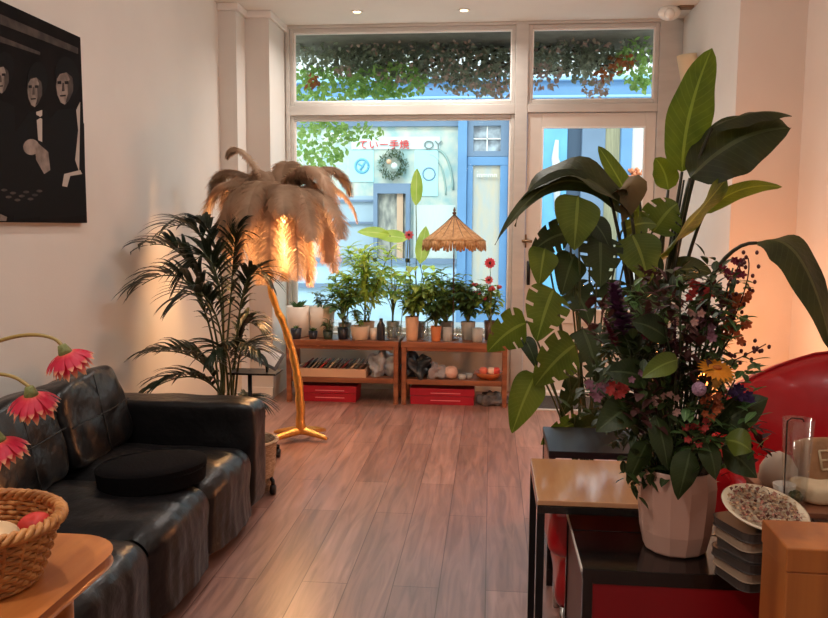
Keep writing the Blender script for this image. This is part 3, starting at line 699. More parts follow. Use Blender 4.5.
# large white planters at the rear left
potted(299, .115, .27, wht, 6.98, 'succulent', .1, .1, gC, 'dark succulent in the left one of two large off-white pots under the feather lamp', n=26, ll=.13, lw=.02)
potted(322, .12, .27, wht, 7.0, 'bush', .16, .14, gD, 'grey-green plant in the right one of two large off-white pots under the feather lamp', n=50, ll=.07, lw=.016)
potted(296, .05, .09, darkp, 6.8, 'succulent', .1, .05, gC, 'tiny succulent in small dark pot at the left end of the left bench', n=18, ll=.05, lw=.012)
potted(313, .04, .07, darkp, 6.81, 'succulent', .1, .05, gC, 'tiny dark succulent before the right large off-white pot', n=20, ll=.055, lw=.012)
potted(328, .045, .07, mat('green_glaze', (44, 60, 48), rough=.3), 6.82, 'bush', .1, .08, gD, 'low grey-green trailing plant in dark green pot on the left bench', n=40, ll=.045, lw=.013)
potted(343, .05, .1, darkp, 6.84, 'broad', .32, .12, gC, 'dark broad-leaved plant in navy pot left of the beige cup pot', n=9, ll=.15, lw=.045)
potted(360, .085, .12, beige, 6.84, 'bush', .16, .12, gB, 'small bushy plant in wide beige cup pot on the left bench', n=50, ll=.06, lw=.015)
potted(367, .07, .14, pinkp, 7.0, 'cane', .66, .3, gA, 'tall bright yellow-green bamboo-like plant in the middle of the left bench', n=520, ll=.18, lw=.017)
potted(345, .06, .12, greyp, 7.02, 'cane', .42, .18, gB, 'mid green airy plant behind the navy pot on the left bench', n=170, ll=.15, lw=.024)
c = Vector((at(373.5, 330, Y=6.82).x, 6.82, ZB)); lathe_thing('candle_cup', [(.028, 0), (.03, .1), (.027, .1), (.025, .02), (.001, .02)], c, wht, 'small white candle cup between the beige pot and the dark bottle', 'cup')
c = Vector((at(381, 330, Y=6.82).x, 6.82, ZB)); lathe_thing('dark_bottle', [(.034, 0), (.036, .005), (.036, .13), (.015, .165), (.015, .19), (.001, .19)], c, darkp, 'dark bottle standing on the left bench near the centre', 'bottle')
potted(393, .06, .14, greyp, 7.02, 'broad', .52, .2, gB, 'mid green broad-leaved plant where the two benches meet', n=14, ll=.16, lw=.045)
potted(412, .06, .21, pinkp, 6.84, 'bush', .32, .2, gB, 'leafy plant in tall straight peach clay pot on the right bench', n=190, ll=.11, lw=.026)
potted(418, .07, .14, greyp, 7.03, 'broad', .62, .26, gA, 'lime green big-leaved plant behind the tall peach pot', n=14, ll=.2, lw=.05)
potted(436, .048, .13, terr, 6.83, 'bush', .3, .16, gC, 'dark leafy plant in small orange terracotta pot on the right bench', n=140, ll=.1, lw=.026)
potted(446, .06, .15, greyp, 7.02, 'bush', .46, .24, gB, 'dense green plant behind the glass jars under the parasol', n=260, ll=.11, lw=.026)
potted(468, .065, .16, greyp, 6.95, 'bush', .36, .18, gC, 'dark green plant in grey stone pot right of the parasol pole', n=200, ll=.1, lw=.026)
potted(490, .055, .17, mat('brown_glaze', (90, 62, 50), rough=.4), 6.96, 'bush', .36, .15, gB, 'pink flowering plant in brown pot at the right end of the benches', n=130, ll=.1, lw=.022, flowers=mat('pink_petals', (226, 110, 120), rough=.7, transl=.4))
# glasses
cg = glass_mat('clear_glass', (250, 252, 252), .5)
for k, (px, r, h, lb) in enumerate(((390, .035, .12, 'clear glass jar at the right end of the left bench'), (399, .03, .13, 'clear glass jar standing where the benches meet'), (425, .034, .13, 'clear glass between the tall peach pot and the terracotta pot'),
        (447.5, .04, .12, 'short wide milky glass right of the terracotta pot'), (458, .022, .13, 'slim clear glass vial beside the parasol pole'), (477.5, .045, .12, 'wide pale glass tumbler before the brown pot'))):
    c = Vector((at(px, 330, Y=6.81).x, 6.81 + .02 * (k % 2), ZB))
    lathe_thing('glass_jar', [(r * .9, 0), (r, .006), (r, h), (r * .93, h), (r * .92, .012), (.001, .01)], c, [cg, mat('milky_glass', (206, 206, 204))][0 if k not in (5, 3) else 1], lb, 'glass')
# single tall leaves
for (x0, y0, x1, y1, wpx, lb, mm) in ((414, 262, 417, 168, 6.5, 'tall single upright lime leaf rising left of the parasol', gA), (392, 300, 357, 232, 6, 'long lime leaf stretching left above the bamboo-like plant', gA), (400, 300, 375, 236, 7, 'bright horizontal leaf above the left bench plants', gA), (428, 300, 426, 226, 8, 'lime leaf just left of the parasol roof', gA)):
    a = at(x0, 335, Y=7.05); b2 = at(x1, y1, Y=7.05); t = thing('leaf_cutting', (a.x, 7.05, ZB), lb, 'leaf cutting', None)
    a.z = ZB + .02
    L_ = (34 if y1 > 180 else 42) * 7.05 / F
    if x1 in (357, 375): tip = at(x1, y1, Y=7.05); bs = at(x1 + 33, y1 + 3, Y=7.05)
    else: tip = b2; bs = at(x1 - (1 if x1 == 417 else 6), y1 + 38, Y=7.05)
    MB().tube(bez([a, a.lerp(bs, .6) + Vector((.02, 0, .05)), bs], 8), .004, 5).build('stem', stem_m, t)
    MB().leaf([bs, bs.lerp(tip, .5) + Vector((0, 0, .02)), tip], wpx * 7.05 / F, side=(0 if abs(tip.x - bs.x) > .15 else 1, .3, .9 if abs(tip.x - bs.x) > .15 else 0), nu=8, nv=2).build('blade', mm, t)
    MB().lathe([(.02, 0), (.022, .1), (.018, .1), (.001, .01)], (a.x, 7.05, ZB), 12).build('vial', cg, t)
# red flower
def small_flower(px, py, Y, r, m, label, n=8, face=(0, -1, .2)):
    p = at(px, py, Y=Y); a = Vector((p.x + .03, Y, ZB + .1)); t = thing('cut_flower', (a.x, Y, ZB), label, 'flower')
    MB().tube(bez([(a.x, Y, ZB), a.lerp(p, .6), p], 8), .003, 5).build('stem', stem_m, t)
    fm_ = MB(); fn = Vector(face).normalized(); u = fn.orthogonal().normalized(); v = fn.cross(u)
    for k in range(n):
        a_ = 2 * pi * k / n; d_ = u * cos(a_) + v * sin(a_); fm_.leaf([p, p + d_ * r * .6 + fn * r * .2, p + d_ * r], r * .3, side=fn.cross(d_), nu=4, nv=1)
    fm_.build('petals', m, t); MB().ball(p + fn * .008, r * .25, 8, 5).build('flower_centre', mat('dark_centre', (70, 20, 30)), t)
small_flower(409, 235, 6.9, .045, mat('pink_petals', (226, 110, 120), rough=.7, transl=.4), 'pink flower with dark centre standing left of the parasol')
small_flower(490, 263, 6.85, .05, mat('rose_petals', (226, 84, 100), rough=.7, transl=.4), 'rose red bloom above the right end of the benches', n=12)
small_flower(489, 280, 6.85, .04, mat('pink_petals', (226, 110, 120)), 'pink bloom just below the rose red bloom at the bench end', n=10)
# rattan parasol
c = at(453, 335, Y=6.92); c = Vector((c.x, 6.92, ZB)); ap = at(453, 214, Y=6.92).z; rim = at(453, 247, Y=6.92).z; R0 = 31 * 6.92 / F
rat = mat('rattan', (222, 172, 116), rough=.7, col2=(190, 136, 84), vscale=30, bump=.3, bscale=80, transl=.3)
t = thing('rattan_parasol', c, 'small decorative rattan parasol with finial and fringe standing among the bench plants', 'parasol')
MB().tube([c + Vector((0, 0, .012)), Vector((c.x, c.y, ap + .03))], .006, 8).build('pole', mat('dark_cane', (96, 66, 44)), t)
MB().lathe([(.05, 0), (.05, .012), (.001, .014)], c, 20).build('base', mat('dark_cane', (96, 66, 44)), t)
MB().lathe([(R0 * u, ap - (ap - rim) * (u ** .85) * .82) for u in [.02 + .98 * i / 8 for i in range(9)]], (c.x, c.y, 0), 64, wob=lambda a, z: 1 + .03 * cos(16 * a)).build('canopy', rat, t, solid=.004)
fr = MB()
for k in range(64):
    a = 2 * pi * k / 64; p = Vector((c.x + R0 * cos(a), c.y + R0 * sin(a), ap - (ap - rim) * .8)); q = Vector((c.x + R0 * 1.03 * cos(a + .05), c.y + R0 * 1.03 * sin(a + .05), ap - (ap - rim) * (1.02 + .1 * abs(sin(8 * a))))); q2 = Vector((c.x + R0 * cos(a + .098), c.y + R0 * sin(a + .098), ap - (ap - rim) * .8))
    fr.add([p, q2, q + (q2 - p) * .4, q - (q2 - p) * .4], [(0, 1, 2, 3)])
fr.build('fringe', rat, t, solid=.004)
for k in range(16):
    a = 2 * pi * k / 16; MB().tube([(c.x + R0 * u * cos(a), c.y + R0 * u * sin(a), ap + .004 - (ap - rim) * (max(u, .01) ** .85) * .82) for u in (.03, .3, .6, 1)], .003, 4).build('rib', mat('dark_cane', (96, 66, 44)), t)
MB().lathe([(.012, ap - .005), (.02, ap + .01), (.006, ap + .02), (.012, ap + .032), (.001, ap + .06)], (c.x, c.y, 0), 12).build('finial', mat('dark_cane', (96, 66, 44)), t)

# ------------------------------------------------------------------ ostrich feather floor lamp
gold = mat('gold_leaf_branch', (226, 168, 92), rough=.32, metal=.9, bump=.6, bscale=26)
LY = 5.86
b0 = at(301, 433, Z=.06); LY = b0.y
t = thing('feather_floor_lamp', (b0.x, b0.y, 0), 'tall golden branch floor lamp with a crown of drooping brown ostrich feathers', 'floor lamp')
cr = at(281, 208, Y=LY - .1)
pts = [b0, at(300, 405, Y=LY), at(298, 378, Y=LY), at(292, 350, Y=LY), at(284, 325, Y=LY - .02), at(274, 302, Y=LY - .04), at(268, 280, Y=LY - .06), at(270, 250, Y=LY - .08), at(277, 225, Y=LY - .1), cr]
tb = MB(); q = []
for i in range(len(pts) - 1):
    for k in range(4): q.append(pts[i].lerp(pts[i + 1], k / 4) + Vector((rnd(-.004, .004), rnd(-.004, .004), 0)))
q.append(pts[-1])
tb.tube(q, [.034 - .018 * i / len(q) + .003 * sin(i * 1.9) for i in range(len(q))], 10).build('trunk', gold, t)
for k, (ex, ey) in enumerate(((327, 439), (264, 443), (325, 430), (275, 432))):
    e = at(ex, ey, Z=.025); mid = b0.lerp(e, .5); mid.z = .045
    MB().tube(bez([b0 + Vector((0, 0, .02)), mid + Vector((0, 0, .02)), e], 8), [.032, .03, .028, .026, .024, .022, .02, .017, .012], 8).build('root_foot', gold, t)
bl = at(283, 217, Y=LY - .3)
fe = mat('feather_brown', (206, 176, 148), rough=.9, col2=(176, 144, 116), vscale=7, transl=.42)
fe2 = mat('feather_tan', (222, 194, 166), rough=.9, col2=(196, 164, 134), vscale=7, transl=.42)
def feather(p0, p1, p2, p3, bw=.085, m=None, dens=150):
    """curled plume: a quill and soft barbs that leave it on both sides and droop"""
    P = bez([p0, p1, p2, p3], dens); mb = MB(); k = len(P)
    ax = Vector(p3) - Vector(p0); sd = ax.cross(Vector((0, 0, 1)))
    sd = sd.normalized() if sd.length > .05 else Vector((1, 0, 0))
    for i in range(3, k):
        u = i / (k - 1); tg = (P[i] - P[i - 1]).normalized()
        side = (sd - tg * sd.dot(tg)).normalized(); nm = side.cross(tg)
        if nm.z < 0 and i < k * .4: nm = -nm
        Lb = bw * 1.22 * (.3 + .7 * min(1, u * 2.6)) * (max(0.02, 1 - max(0, (u - .82) / .18) ** 2.2)) ** .5
        for s_ in (-1, 1):
            for rep in range(4):
                l = Lb * rnd(.86, 1.06); o_ = P[i] + tg * rnd(-.004, .004)
                d_ = (side * s_ * rnd(.8, 1) + tg * (rnd(.1, .35) + 1.6 * max(0, u - .85)) + nm * rnd(.0, .4)).normalized()
                a = o_; w = .0042
                pts_ = [o_]; dd = d_.copy()
                for j in range(4):
                    dd = (dd + Vector((0, 0, -.2 - .05 * rep)) + tg * .04).normalized(); pts_.append(pts_[-1] + dd * l / 4)
                wv = tg * w
                vs = []
                for j, pp in enumerate(pts_):
                    f_ = 1 - .7 * j / 4; vs += [pp - wv * f_, pp + wv * f_]
                mb.add(vs, [(2 * j, 2 * j + 1, 2 * j + 3, 2 * j + 2) for j in range(4)])
    mb.tube(P[::10] + [P[-1]], .003, 4)
    return mb.build('feather', m or fe, t)
def fpx(x, y, dy=0): return at(x, y, Y=LY - .1 + dy)
cx_, cy_ = 279, 206
# (control px, tip px, depth of middle, depth of tip, barb width)
F_ = [((262, 176), (236, 126), (227, 158), 0, .02, .06), ((262, 176), (212, 148), (214, 196), .12, .15, .09), ((250, 172), (204, 170), (208, 226), 0, -.05, .12), ((256, 178), (226, 172), (224, 238), -.2, -.28, .12),
      ((268, 172), (252, 168), (246, 228), -.3, -.42, .12), ((280, 166), (286, 146), (298, 176), .15, .25, .08), ((290, 166), (324, 142), (332, 206), -.1, -.15, .12), ((296, 168), (344, 146), (350, 196), .2, .3, .09),
      ((300, 176), (346, 170), (357, 222), .05, .1, .08), ((292, 178), (334, 178), (342, 238), -.25, -.35, .1), ((290, 184), (324, 190), (334, 272), -.15, -.25, .1), ((284, 176), (310, 176), (312, 240), -.35, -.5, .11),
      ((276, 176), (262, 180), (258, 268), -.25, -.36, .1), ((282, 178), (284, 174), (284, 214), -.42, -.56, .11), ((268, 184), (240, 196), (236, 268), .05, .05, .1), ((272, 192), (258, 204), (260, 284), .2, .25, .1),
      ((286, 190), (302, 204), (310, 286), .2, .25, .1), ((280, 192), (284, 204), (284, 280), .3, .38, .11), ((266, 180), (222, 190), (224, 250), .25, .35, .1), ((298, 186), (330, 196), (334, 254), .2, .3, .09),
      ((290, 186), (304, 200), (308, 282), -.1, -.16, .09), ((276, 180), (270, 184), (268, 284), -.36, -.46, .1), ((284, 180), (296, 186), (298, 280), -.36, -.5, .09), ((268, 180), (246, 184), (240, 264), -.2, -.3, .11), ((294, 180), (322, 184), (326, 262), -.2, -.28, .11), ((258, 174), (230, 164), (226, 206), .05, .08, .12), ((286, 168), (306, 158), (316, 196), .0, .0, .12), ((272, 168), (262, 158), (256, 196), .1, .12, .12), ((264, 182), (234, 188), (228, 262), .1, .12, .1), ((280, 184), (284, 190), (283, 270), .1, .1, .12), ((272, 188), (262, 200), (264, 280), .02, -.04, .09)]
for i, (a, b_, c_, d1, d2, bw) in enumerate(F_):
    feather(fpx(cx_, cy_), fpx(a[0], a[1], d1 * .5), fpx(b_[0], b_[1], d1), fpx(c_[0], c_[1], d2), bw, fe if i % 2 else fe2)
MB().lathe([(.001, -.04), (.025, -.028), (.032, 0), (.024, .035), (.014, .06), (.014, .09)], bl + Vector((0, 0, 0)), 16).build('bulb', mat('feather_bulb', (255, 226, 170), emit=(255, 200, 120), estr=5), t)
MB().tube([bl + Vector((0, 0, .09)), cr + Vector((0, 0, .02))], .02, 8).build('bulb_holder', gold, t)
ld = bpy.data.lights.new('crown_light', 'POINT'); ld.energy = 36; ld.color = (1, .56, .24); ld.shadow_soft_size = .1
lo = bpy.data.objects.new('lamp_light', ld); COL.objects.link(lo); lo.parent = t; lo.location = bl + Vector((0, 0, -.08)) - ORG[t.name]
b3 = Vector((bl.x - .02, LY + .0, bl.z - .12))
ld = bpy.data.lights.new('crown_light', 'POINT'); ld.energy = 28; ld.color = (1, .56, .24); ld.shadow_soft_size = .12  # second light added without a bulb, spreads the orange through the feathers
lo = bpy.data.objects.new('lamp_light', ld); COL.objects.link(lo); lo.parent = t; lo.location = b3 + Vector((0, 0, -.1)) - ORG[t.name]
# ------------------------------------------------------------------ kentia palm beside the sofa
PY = 4.95
palm_m = leaf_mat('palm_leaf', (16, 26, 18), (34, 50, 30), rough=.4, transl=.2)
pstem = mat('palm_stem', (58, 70, 36), rough=.5)
pc = at(226, 440, Y=PY); pc.z = 0
t = thing('kentia_palm', pc, 'dark green kentia palm standing behind the sofa arm beside the feather lamp', 'potted plant')
wick = mat('pale_wicker', (196, 172, 146), rough=.8, col2=(150, 122, 96), vscale=30, stretch=(1, 1, 4), bump=.6, bscale=60)
MB().lathe([(.13, 0), (.14, .01), (.17, .15), (.165, .3), (.175, .31), (.165, .315), (.15, .28), (.001, .27)], pc, 28, wob=lambda a, z: 1 + .012 * sin(a * 20 + z * 180)).build('wicker_pot', wick, t)
MB().lathe([(.15, .27), (.001, .285)], pc, 16).build('soil', soil, t)
def frond(base, mid, tip, ll=.3, n=17, dy=0, wid=.019, parent=None):
    P = bez([base, mid[0], mid[1], tip], 40); P = [Vector((max(q.x, XL + .03), q.y, q.z)) for q in P]; st = MB().tube(P, [.009 - .006 * i / 40 for i in range(41)], 5); st.build('frond_stem', pstem, parent)
    mb = MB()
    for i in range(n):
        u = .42 + .57 * i / (n - 1); k = min(39, int(u * 40)); p = P[k]; tg = (P[k + 1] - P[k - 1]).normalized()
        sd = tg.cross(Vector((0, 0, 1))); sd = sd.normalized() if sd.length > .05 else Vector((1, 0, 0))
        up = sd.cross(tg); l = ll * 1.12 * (.55 + .6 * sin(pi * (i + 1) / (n + 1)))
        for s_ in (-1, 1):
            l2 = l * rnd(.85, 1.1)
            d_ = (sd * s_ * .75 + tg * (.55 + .5 * i / n) + up * rnd(.15, .35)).normalized()
            e = p + d_ * l2; mb.leaf([p, p + d_ * l2 * .5 + Vector((0, 0, .03)), e + Vector((0, 0, -.32 * l2))], wid, nu=6, nv=1, fold=.35, prof=lambda u: (min(1, u * 6) * (1 - u) ** .6) if u < 1 else 0)
    p = P[-1]; tg = (P[-1] - P[-3]).normalized(); mb.leaf([p, p + tg * ll * .3, p + tg * ll * .5 + Vector((0, 0, -.05))], wid, nu=5, nv=1)
    for q in mb.v: q.x = max(q.x, XL + .02)
    mb.build('frond', palm_m, parent)
def pp(x, y, dy=0): return at(x, y, Y=PY + dy)
base = pc + Vector((0, 0, .28))
FR = [((222, 320), (196, 235), (150, 245), -.1, .3), ((218, 330), (200, 245), (142, 285), -.3, .28), ((228, 310), (218, 205), (168, 228), .1, .26), ((230, 310), (224, 215), (190, 222), .2, .22),
      ((234, 310), (232, 225), (240, 232), .1, .24), ((238, 320), (240, 255), (264, 278), -.1, .22), ((238, 350), (240, 310), (256, 326), .1, .18), ((240, 360), (236, 330), (258, 352), -.35, .2),
      ((222, 380), (206, 345), (152, 352), -.2, .26), ((220, 385), (200, 360), (150, 390), -.35, .24), ((232, 370), (230, 335), (215, 352), -.45, .22), ((226, 340), (216, 270), (180, 300), -.5, .26), ((240, 400), (246, 392), (258, 404), .2, .16), ((230, 300), (215, 225), (190, 268), -.2, .3)]
for (m1, m2, tp_, dy, ll) in FR:
    b_ = base + Vector((rnd(-.05, .05), rnd(-.05, .05), 0))
    frond(b_, (pp(m1[0], m1[1], dy * .4), pp(m2[0], m2[1], dy * .8)), pp(tp_[0], tp_[1], dy), ll, parent=t)

# black stand with tablet
SY = 4.85
blk = mat('black_steel', (22, 22, 24), rough=.4, metal=.4)
sc_ = at(258, 370, Y=SY); sc_.z = 0
t = thing('tablet_stand', sc_, 'black steel stand with wheels holding a small pale screen between palm and feather lamp', 'stand')
z1 = at(258, 371, Y=SY).z
B('tray', blk, t, (at(232, 371, Y=SY).x, at(279, 371, Y=SY).x, SY - .09, SY + .09, z1 - .012, z1), bevel=.002)
MB().tube([Vector((sc_.x - .06, SY + .02, .06)), Vector((sc_.x - .06, SY + .02, z1))], .014).build('post', blk, t)
for k, (ex, ey) in enumerate(((278, 450), (273, 486), (225, 478), (222, 452))):
    e = at(ex, ey, Z=.05); s0 = Vector((sc_.x - .06, SY + .02, .12))
    MB().tube([s0, e + Vector((0, 0, .03))], .011, 6).build('leg', blk, t)
    MB().lathe([(.001, -.014), (.028, -.013), (.03, 0), (.028, .013), (.001, .014)], e - Vector((0, 0, .02)), 16, M=Matrix.Rotation(pi / 2, 3, 'Y')).tube([e + Vector((0, 0, -.0)), e + Vector((0, 0, .035))], .012, 6).build('castor', blk, t)
sp_ = at(266, 355, Y=SY - .05)
tb_ = thing('small_screen', (sp_.x, sp_.y, z1), 'small pale silver screen tilted on the black stand', 'tablet')
M_ = Matrix.Rotation(.45, 3, 'Y') @ Matrix.Rotation(-.6, 3, 'X')
MB().box(sp_, (.21, .012, .13), M=M_).build('case', mat('silver_case', (96, 92, 90), rough=.4), tb_, smooth=False, bevel=.003)
MB().box(sp_ + M_ @ Vector((0, -.0075, .0)), (.17, .003, .095), M=M_).build('screen', mat('pale_screen', (250, 250, 250), rough=.5), tb_, smooth=False)
MB().tube([sp_ + Vector((0, .0, -.05)), Vector((sp_.x, sp_.y + .02, z1))], .008).build('prop', blk, tb_)
# wicker basket beside the sofa end
bk = at(262, 474, Y=4.42); c = Vector((bk.x - .07, 4.42, 0))
t = thing('wicker_basket', c, 'pale wicker basket just behind the right end of the sofa arm', 'basket')
MB().lathe([(.11, 0), (.12, .01), (.145, .15), (.155, .29), (.16, .3), (.15, .305), (.14, .28), (.11, .02), (.001, .015)], c, 40, wob=lambda a, z: 1 + .02 * sin(a * 24 + z * 200)).build('body', wick, t)
ring = [c + Vector((.157 * cos(2 * pi * i / 24), .157 * sin(2 * pi * i / 24), .3)) for i in range(25)]
MB().tube(ring, .012, 6).build('rim', wick, t)

# ------------------------------------------------------------------ black leather sofa
lea = mat('black_leather', (22, 20, 21), rough=.34, col2=(15, 14, 15), vscale=10, bump=.35, bscale=16, coat=.05, spec=.38)
sofa = thing('leather_sofa', (-1.75, 3.1, 0), 'black leather sofa along the left wall with square arms and creased seat cushions', 'sofa')
SX0, SX1 = XL + .06, -1.212; SA = .625
MB().cushion((( SX0 + SX1) / 2, 4.055, SA / 2 + .02), (SX1 - SX0, .23, SA - .04), 16, 14, wr=.008, seed=2).build('armrest', lea, sofa, sub=1)
MB().cushion((( SX0 + SX1) / 2, 1.99, SA / 2 + .02), (SX1 - SX0, .2, SA - .04), 16, 14, wr=.008, seed=3).build('armrest', lea, sofa, sub=1)
MB().cushion(((SX0 + SX1 - .03) / 2, 3.02, .165), (SX1 - SX0 - .03, 1.9, .25), 18, 16, wr=.006).build('base_frame', lea, sofa, sub=1)
MB().cushion((SX0 + .1, 3.02, .42), (.2, 1.86, .66), 10, 12, wr=.01).build('back_frame', lea, sofa, sub=1)
for k, yc in enumerate((3.625, 3.015, 2.405)):
    # the seat rolls over the front edge
    mb = MB(); ny, nx = 26, 30; rows = []
    prof = []
    for i in range(nx + 1):
        u = i / nx
        if u < .62: prof.append((SX0 + .22 + (SX1 - .08 - SX0 - .22) * (u / .62), .425))
        elif u < .76: a = (u - .62) / .14 * pi / 2; prof.append((SX1 - .08 + .09 * sin(a), .335 + .09 * cos(a)))
        else: prof.append((SX1 + .01 - .006 * sin((u - .76) * 12), .335 - .26 * (u - .76) / .24))
    for i, (x, z) in enumerate(prof):
        r = []
        for j in range(ny + 1):
            v = j / ny; y = yc - .3 + .6 * v; e = (1 - abs(2 * v - 1) ** 5)
            puff = .045 * (e - 1) + .02 * sin(pi * v) + .012 * noise.noise(Vector((x * 4, y * 11, z * 5 + k * 3)))
            if i < nx * .62: r.append(Vector((x, y, z + puff)))
            elif i < nx * .76: r.append(Vector((x + puff * .7, y, z + puff * .7)))
            else: r.append(Vector((x + puff * .8 + .003 * sin(j * 2.1 + 3 * noise.noise(Vector((x, y * 5, z * 8)))), y, z)))
        rows.append(r)
    rows = [[Vector((p.x, p.y, .3)) for p in rows[0]]] + rows
    mb.grid(rows)
    mb.build('seat_cushion', lea, sofa, sub=1, solid=0)
    # back cushion: plump, leaning on the frame, with a cross seam
    Mx = Matrix.Rotation(-.2, 3, 'Y') @ Matrix.Rotation(.03, 3, 'X')
    o = MB().cushion((SX0 + .27, yc - .02, .62), (.21, .6, .42), 6, 18, M=Mx, wr=.014, seed=k * 7 + 1).build('back_cushion', lea, sofa, sub=1)
    cc = Vector((SX0 + .27, yc - .02, .62))
    MB().tube([cc + Mx @ Vector((.107, -.28 + .56 * i / 8, .0 + .004 * sin(i))) for i in range(9)], .0035, 5).tube([cc + Mx @ Vector((.107, 0, -.19 + .38 * i / 8)) for i in range(9)], .0035, 5).build('seam', mat('seam_black', (14, 13, 13), rough=.6), o)
for x in (SX0 + .08, SX1 - .1):
    for y in (1.98, 4.06): MB().lathe([(.02, 0), (.028, .045)], (x, y, 0), 14).build('foot', blk, sofa)
# flat round cushion on the sofa
c = at(153, 484, Y=3.24); c.z = .435
t = thing('round_seat_pad', c, 'flat round black fabric cushion lying on the far sofa seat', 'cushion')
fab = mat('black_fabric', (14, 11, 12), rough=1, spec=.1, bump=.2, bscale=90)
mb = MB(); mb.lathe([(.001, -.01)] + [(.245 * (1 - .02 * (1 - sin(a)) ) * 1, .042 + .04 * sin(-pi / 2 + pi * i / 8) if True else 0) for i, a in [(i, -pi / 2 + pi * i / 8) for i in range(9)]] + [(.18, .094), (.1, .102), (.001, .104)], c, 40, sx=.95, sy=.98, M=Matrix.Rotation(-.06, 3, 'Y') @ Matrix.Rotation(-.03, 3, 'X'))
mb.build('pad', fab, t)
rg = [c + Vector((.225 * cos(2 * pi * i / 40), .228 * sin(2 * pi * i / 40), .072)) for i in range(41)]
MB().tube(rg, .005, 5).build('piping', fab, t)

# ------------------------------------------------------------------ side table with basket and gerberas (front left)
TZ = .75
ow = mat('honey_wood', (198, 122, 62), rough=.35, col2=(168, 94, 44), vscale=2.5, stretch=(6, .8, 6), bump=.04, coat=.2)
ca = at(100, 556, Z=TZ); cb = at(60, 536, Z=TZ); cd = at(45, 618, Z=TZ)
t = thing('side_table', (-1.35, 1.5, 0), 'honey coloured wooden side table with rounded corner in the left foreground', 'table')
def rrect(x0, x1, y0, y1, r, n=8):
    o = []
    for cx, cy, a0 in ((x1 - r, y1 - r, 0), (x0 + r, y1 - r, pi / 2), (x0 + r, y0 + r, pi), (x1 - r, y0 + r, 3 * pi / 2)):
        o += [(cx + r * cos(a0 + pi / 2 * i / n), cy + r * sin(a0 + pi / 2 * i / n)) for i in range(n + 1)]
    return o
tx1 = at(100, 562, Z=TZ).x; ty1 = at(60, 534, Z=TZ).y
po = rrect(-1.75, tx1, 1.0, ty1, .13)
rotc = Vector((tx1, ty1, 0))
MB().prism(po, lambda a, b, dd: Vector((a, b, TZ - dd)), .03).build('table_top', ow, t, smooth=False, bevel=.006)
MB().prism(rrect(-1.68, tx1 - .07, 1.07, ty1 - .14, .05), lambda a, b, dd: Vector((a, b, TZ - .03 - dd)), .05).build('apron', ow, t, smooth=False)
for x in (-1.64, tx1 - .12):
    for y in (1.12, 1.78): MB().tube([(x, y, 0), (x, y, TZ - .08)], [.016, .024], 12).build('leg', ow, t)
# oval woven basket
bc = at(2, 575, Z=TZ); bc = Vector((-1.135, 1.6, TZ))
bw_ = mat('basket_wicker', (206, 142, 78), rough=.55, col2=(164, 100, 48), vscale=26, bump=.2, bscale=60)
t = thing('bread_basket', bc, 'oval woven wicker basket with thick braided rim on the side table in the left foreground', 'basket')
mb = MB(); nz = 13
for i in range(nz):
    z = .01 + .13 * i / (nz - 1); r = .125 + .045 * (i / (nz - 1)) ** .8
    pts_ = [bc + Vector(((r + .0045 * (1 if (j + i) % 2 else -1)) * cos(2 * pi * j / 52) * 1.05, (r + .0045 * (1 if (j + i) % 2 else -1)) * sin(2 * pi * j / 52) * .95, z)) for j in range(53)]
    mb.tube(pts_, .0062, 5)
mb.build('weave', bw_, t)
mb = MB()
for j in range(26):
    a = 2 * pi * (j * 2 + .5) / 52; mb.tube([bc + Vector((1.05 * r * cos(a), .95 * r * sin(a), z)) for r, z in ((.12, .0), (.142, .05), (.16, .1), (.173, .145))], .005, 5)
mb.lathe([(.001, .004), (.135, .004), (.138, .01), (.001, .012)], bc, 30).build('stakes', bw_, t)
mb = MB()
for s_ in (0, 1, 2):
    mb.tube([bc + Vector(((.176 + .009 * cos(j * .9 + s_ * 2.1)) * 1.05 * cos(2 * pi * j / 120), (.176 + .009 * cos(j * .9 + s_ * 2.1)) * .95 * sin(2 * pi * j / 120), .147 + .009 * sin(j * .9 + s_ * 2.1))) for j in range(121)], .0075, 5)
mb.build('braided_rim', bw_, t)
for k, (dx, dy, cc, nm, lb) in enumerate(((.02, -.04, (232, 196, 150), 'folded_cloth', 'cream folded cloth lying in the woven basket'), (-.03, .08, (210, 70, 44), 'wrapped_sweet', 'orange red wrapped packet at the back of the woven basket'), (.09, .07, (196, 50, 40), 'wrapped_sweet', 'dark red wrapped packet at the right inside the woven basket'))):
    o = MB().cushion(bc + Vector((dx, dy, .105)), ((.2, .14, .08), (.1, .06, .05), (.08, .06, .05))[k], 3, 10, wr=.025, seed=k).build(nm, mat('basket_item%d' % k, cc, rough=.6, var=.15), None); lab(o, lb, ['cloth', 'sweet', 'sweet'][k])
o = MB().cushion(bc + Vector((0, 0, .045)), (.22, .2, .06), 3, 10, wr=.02).build('basket_liner', mat('liner', (214, 160, 110), rough=.8), None); lab(o, 'pale liner cloth at the bottom of the woven basket', 'cloth')
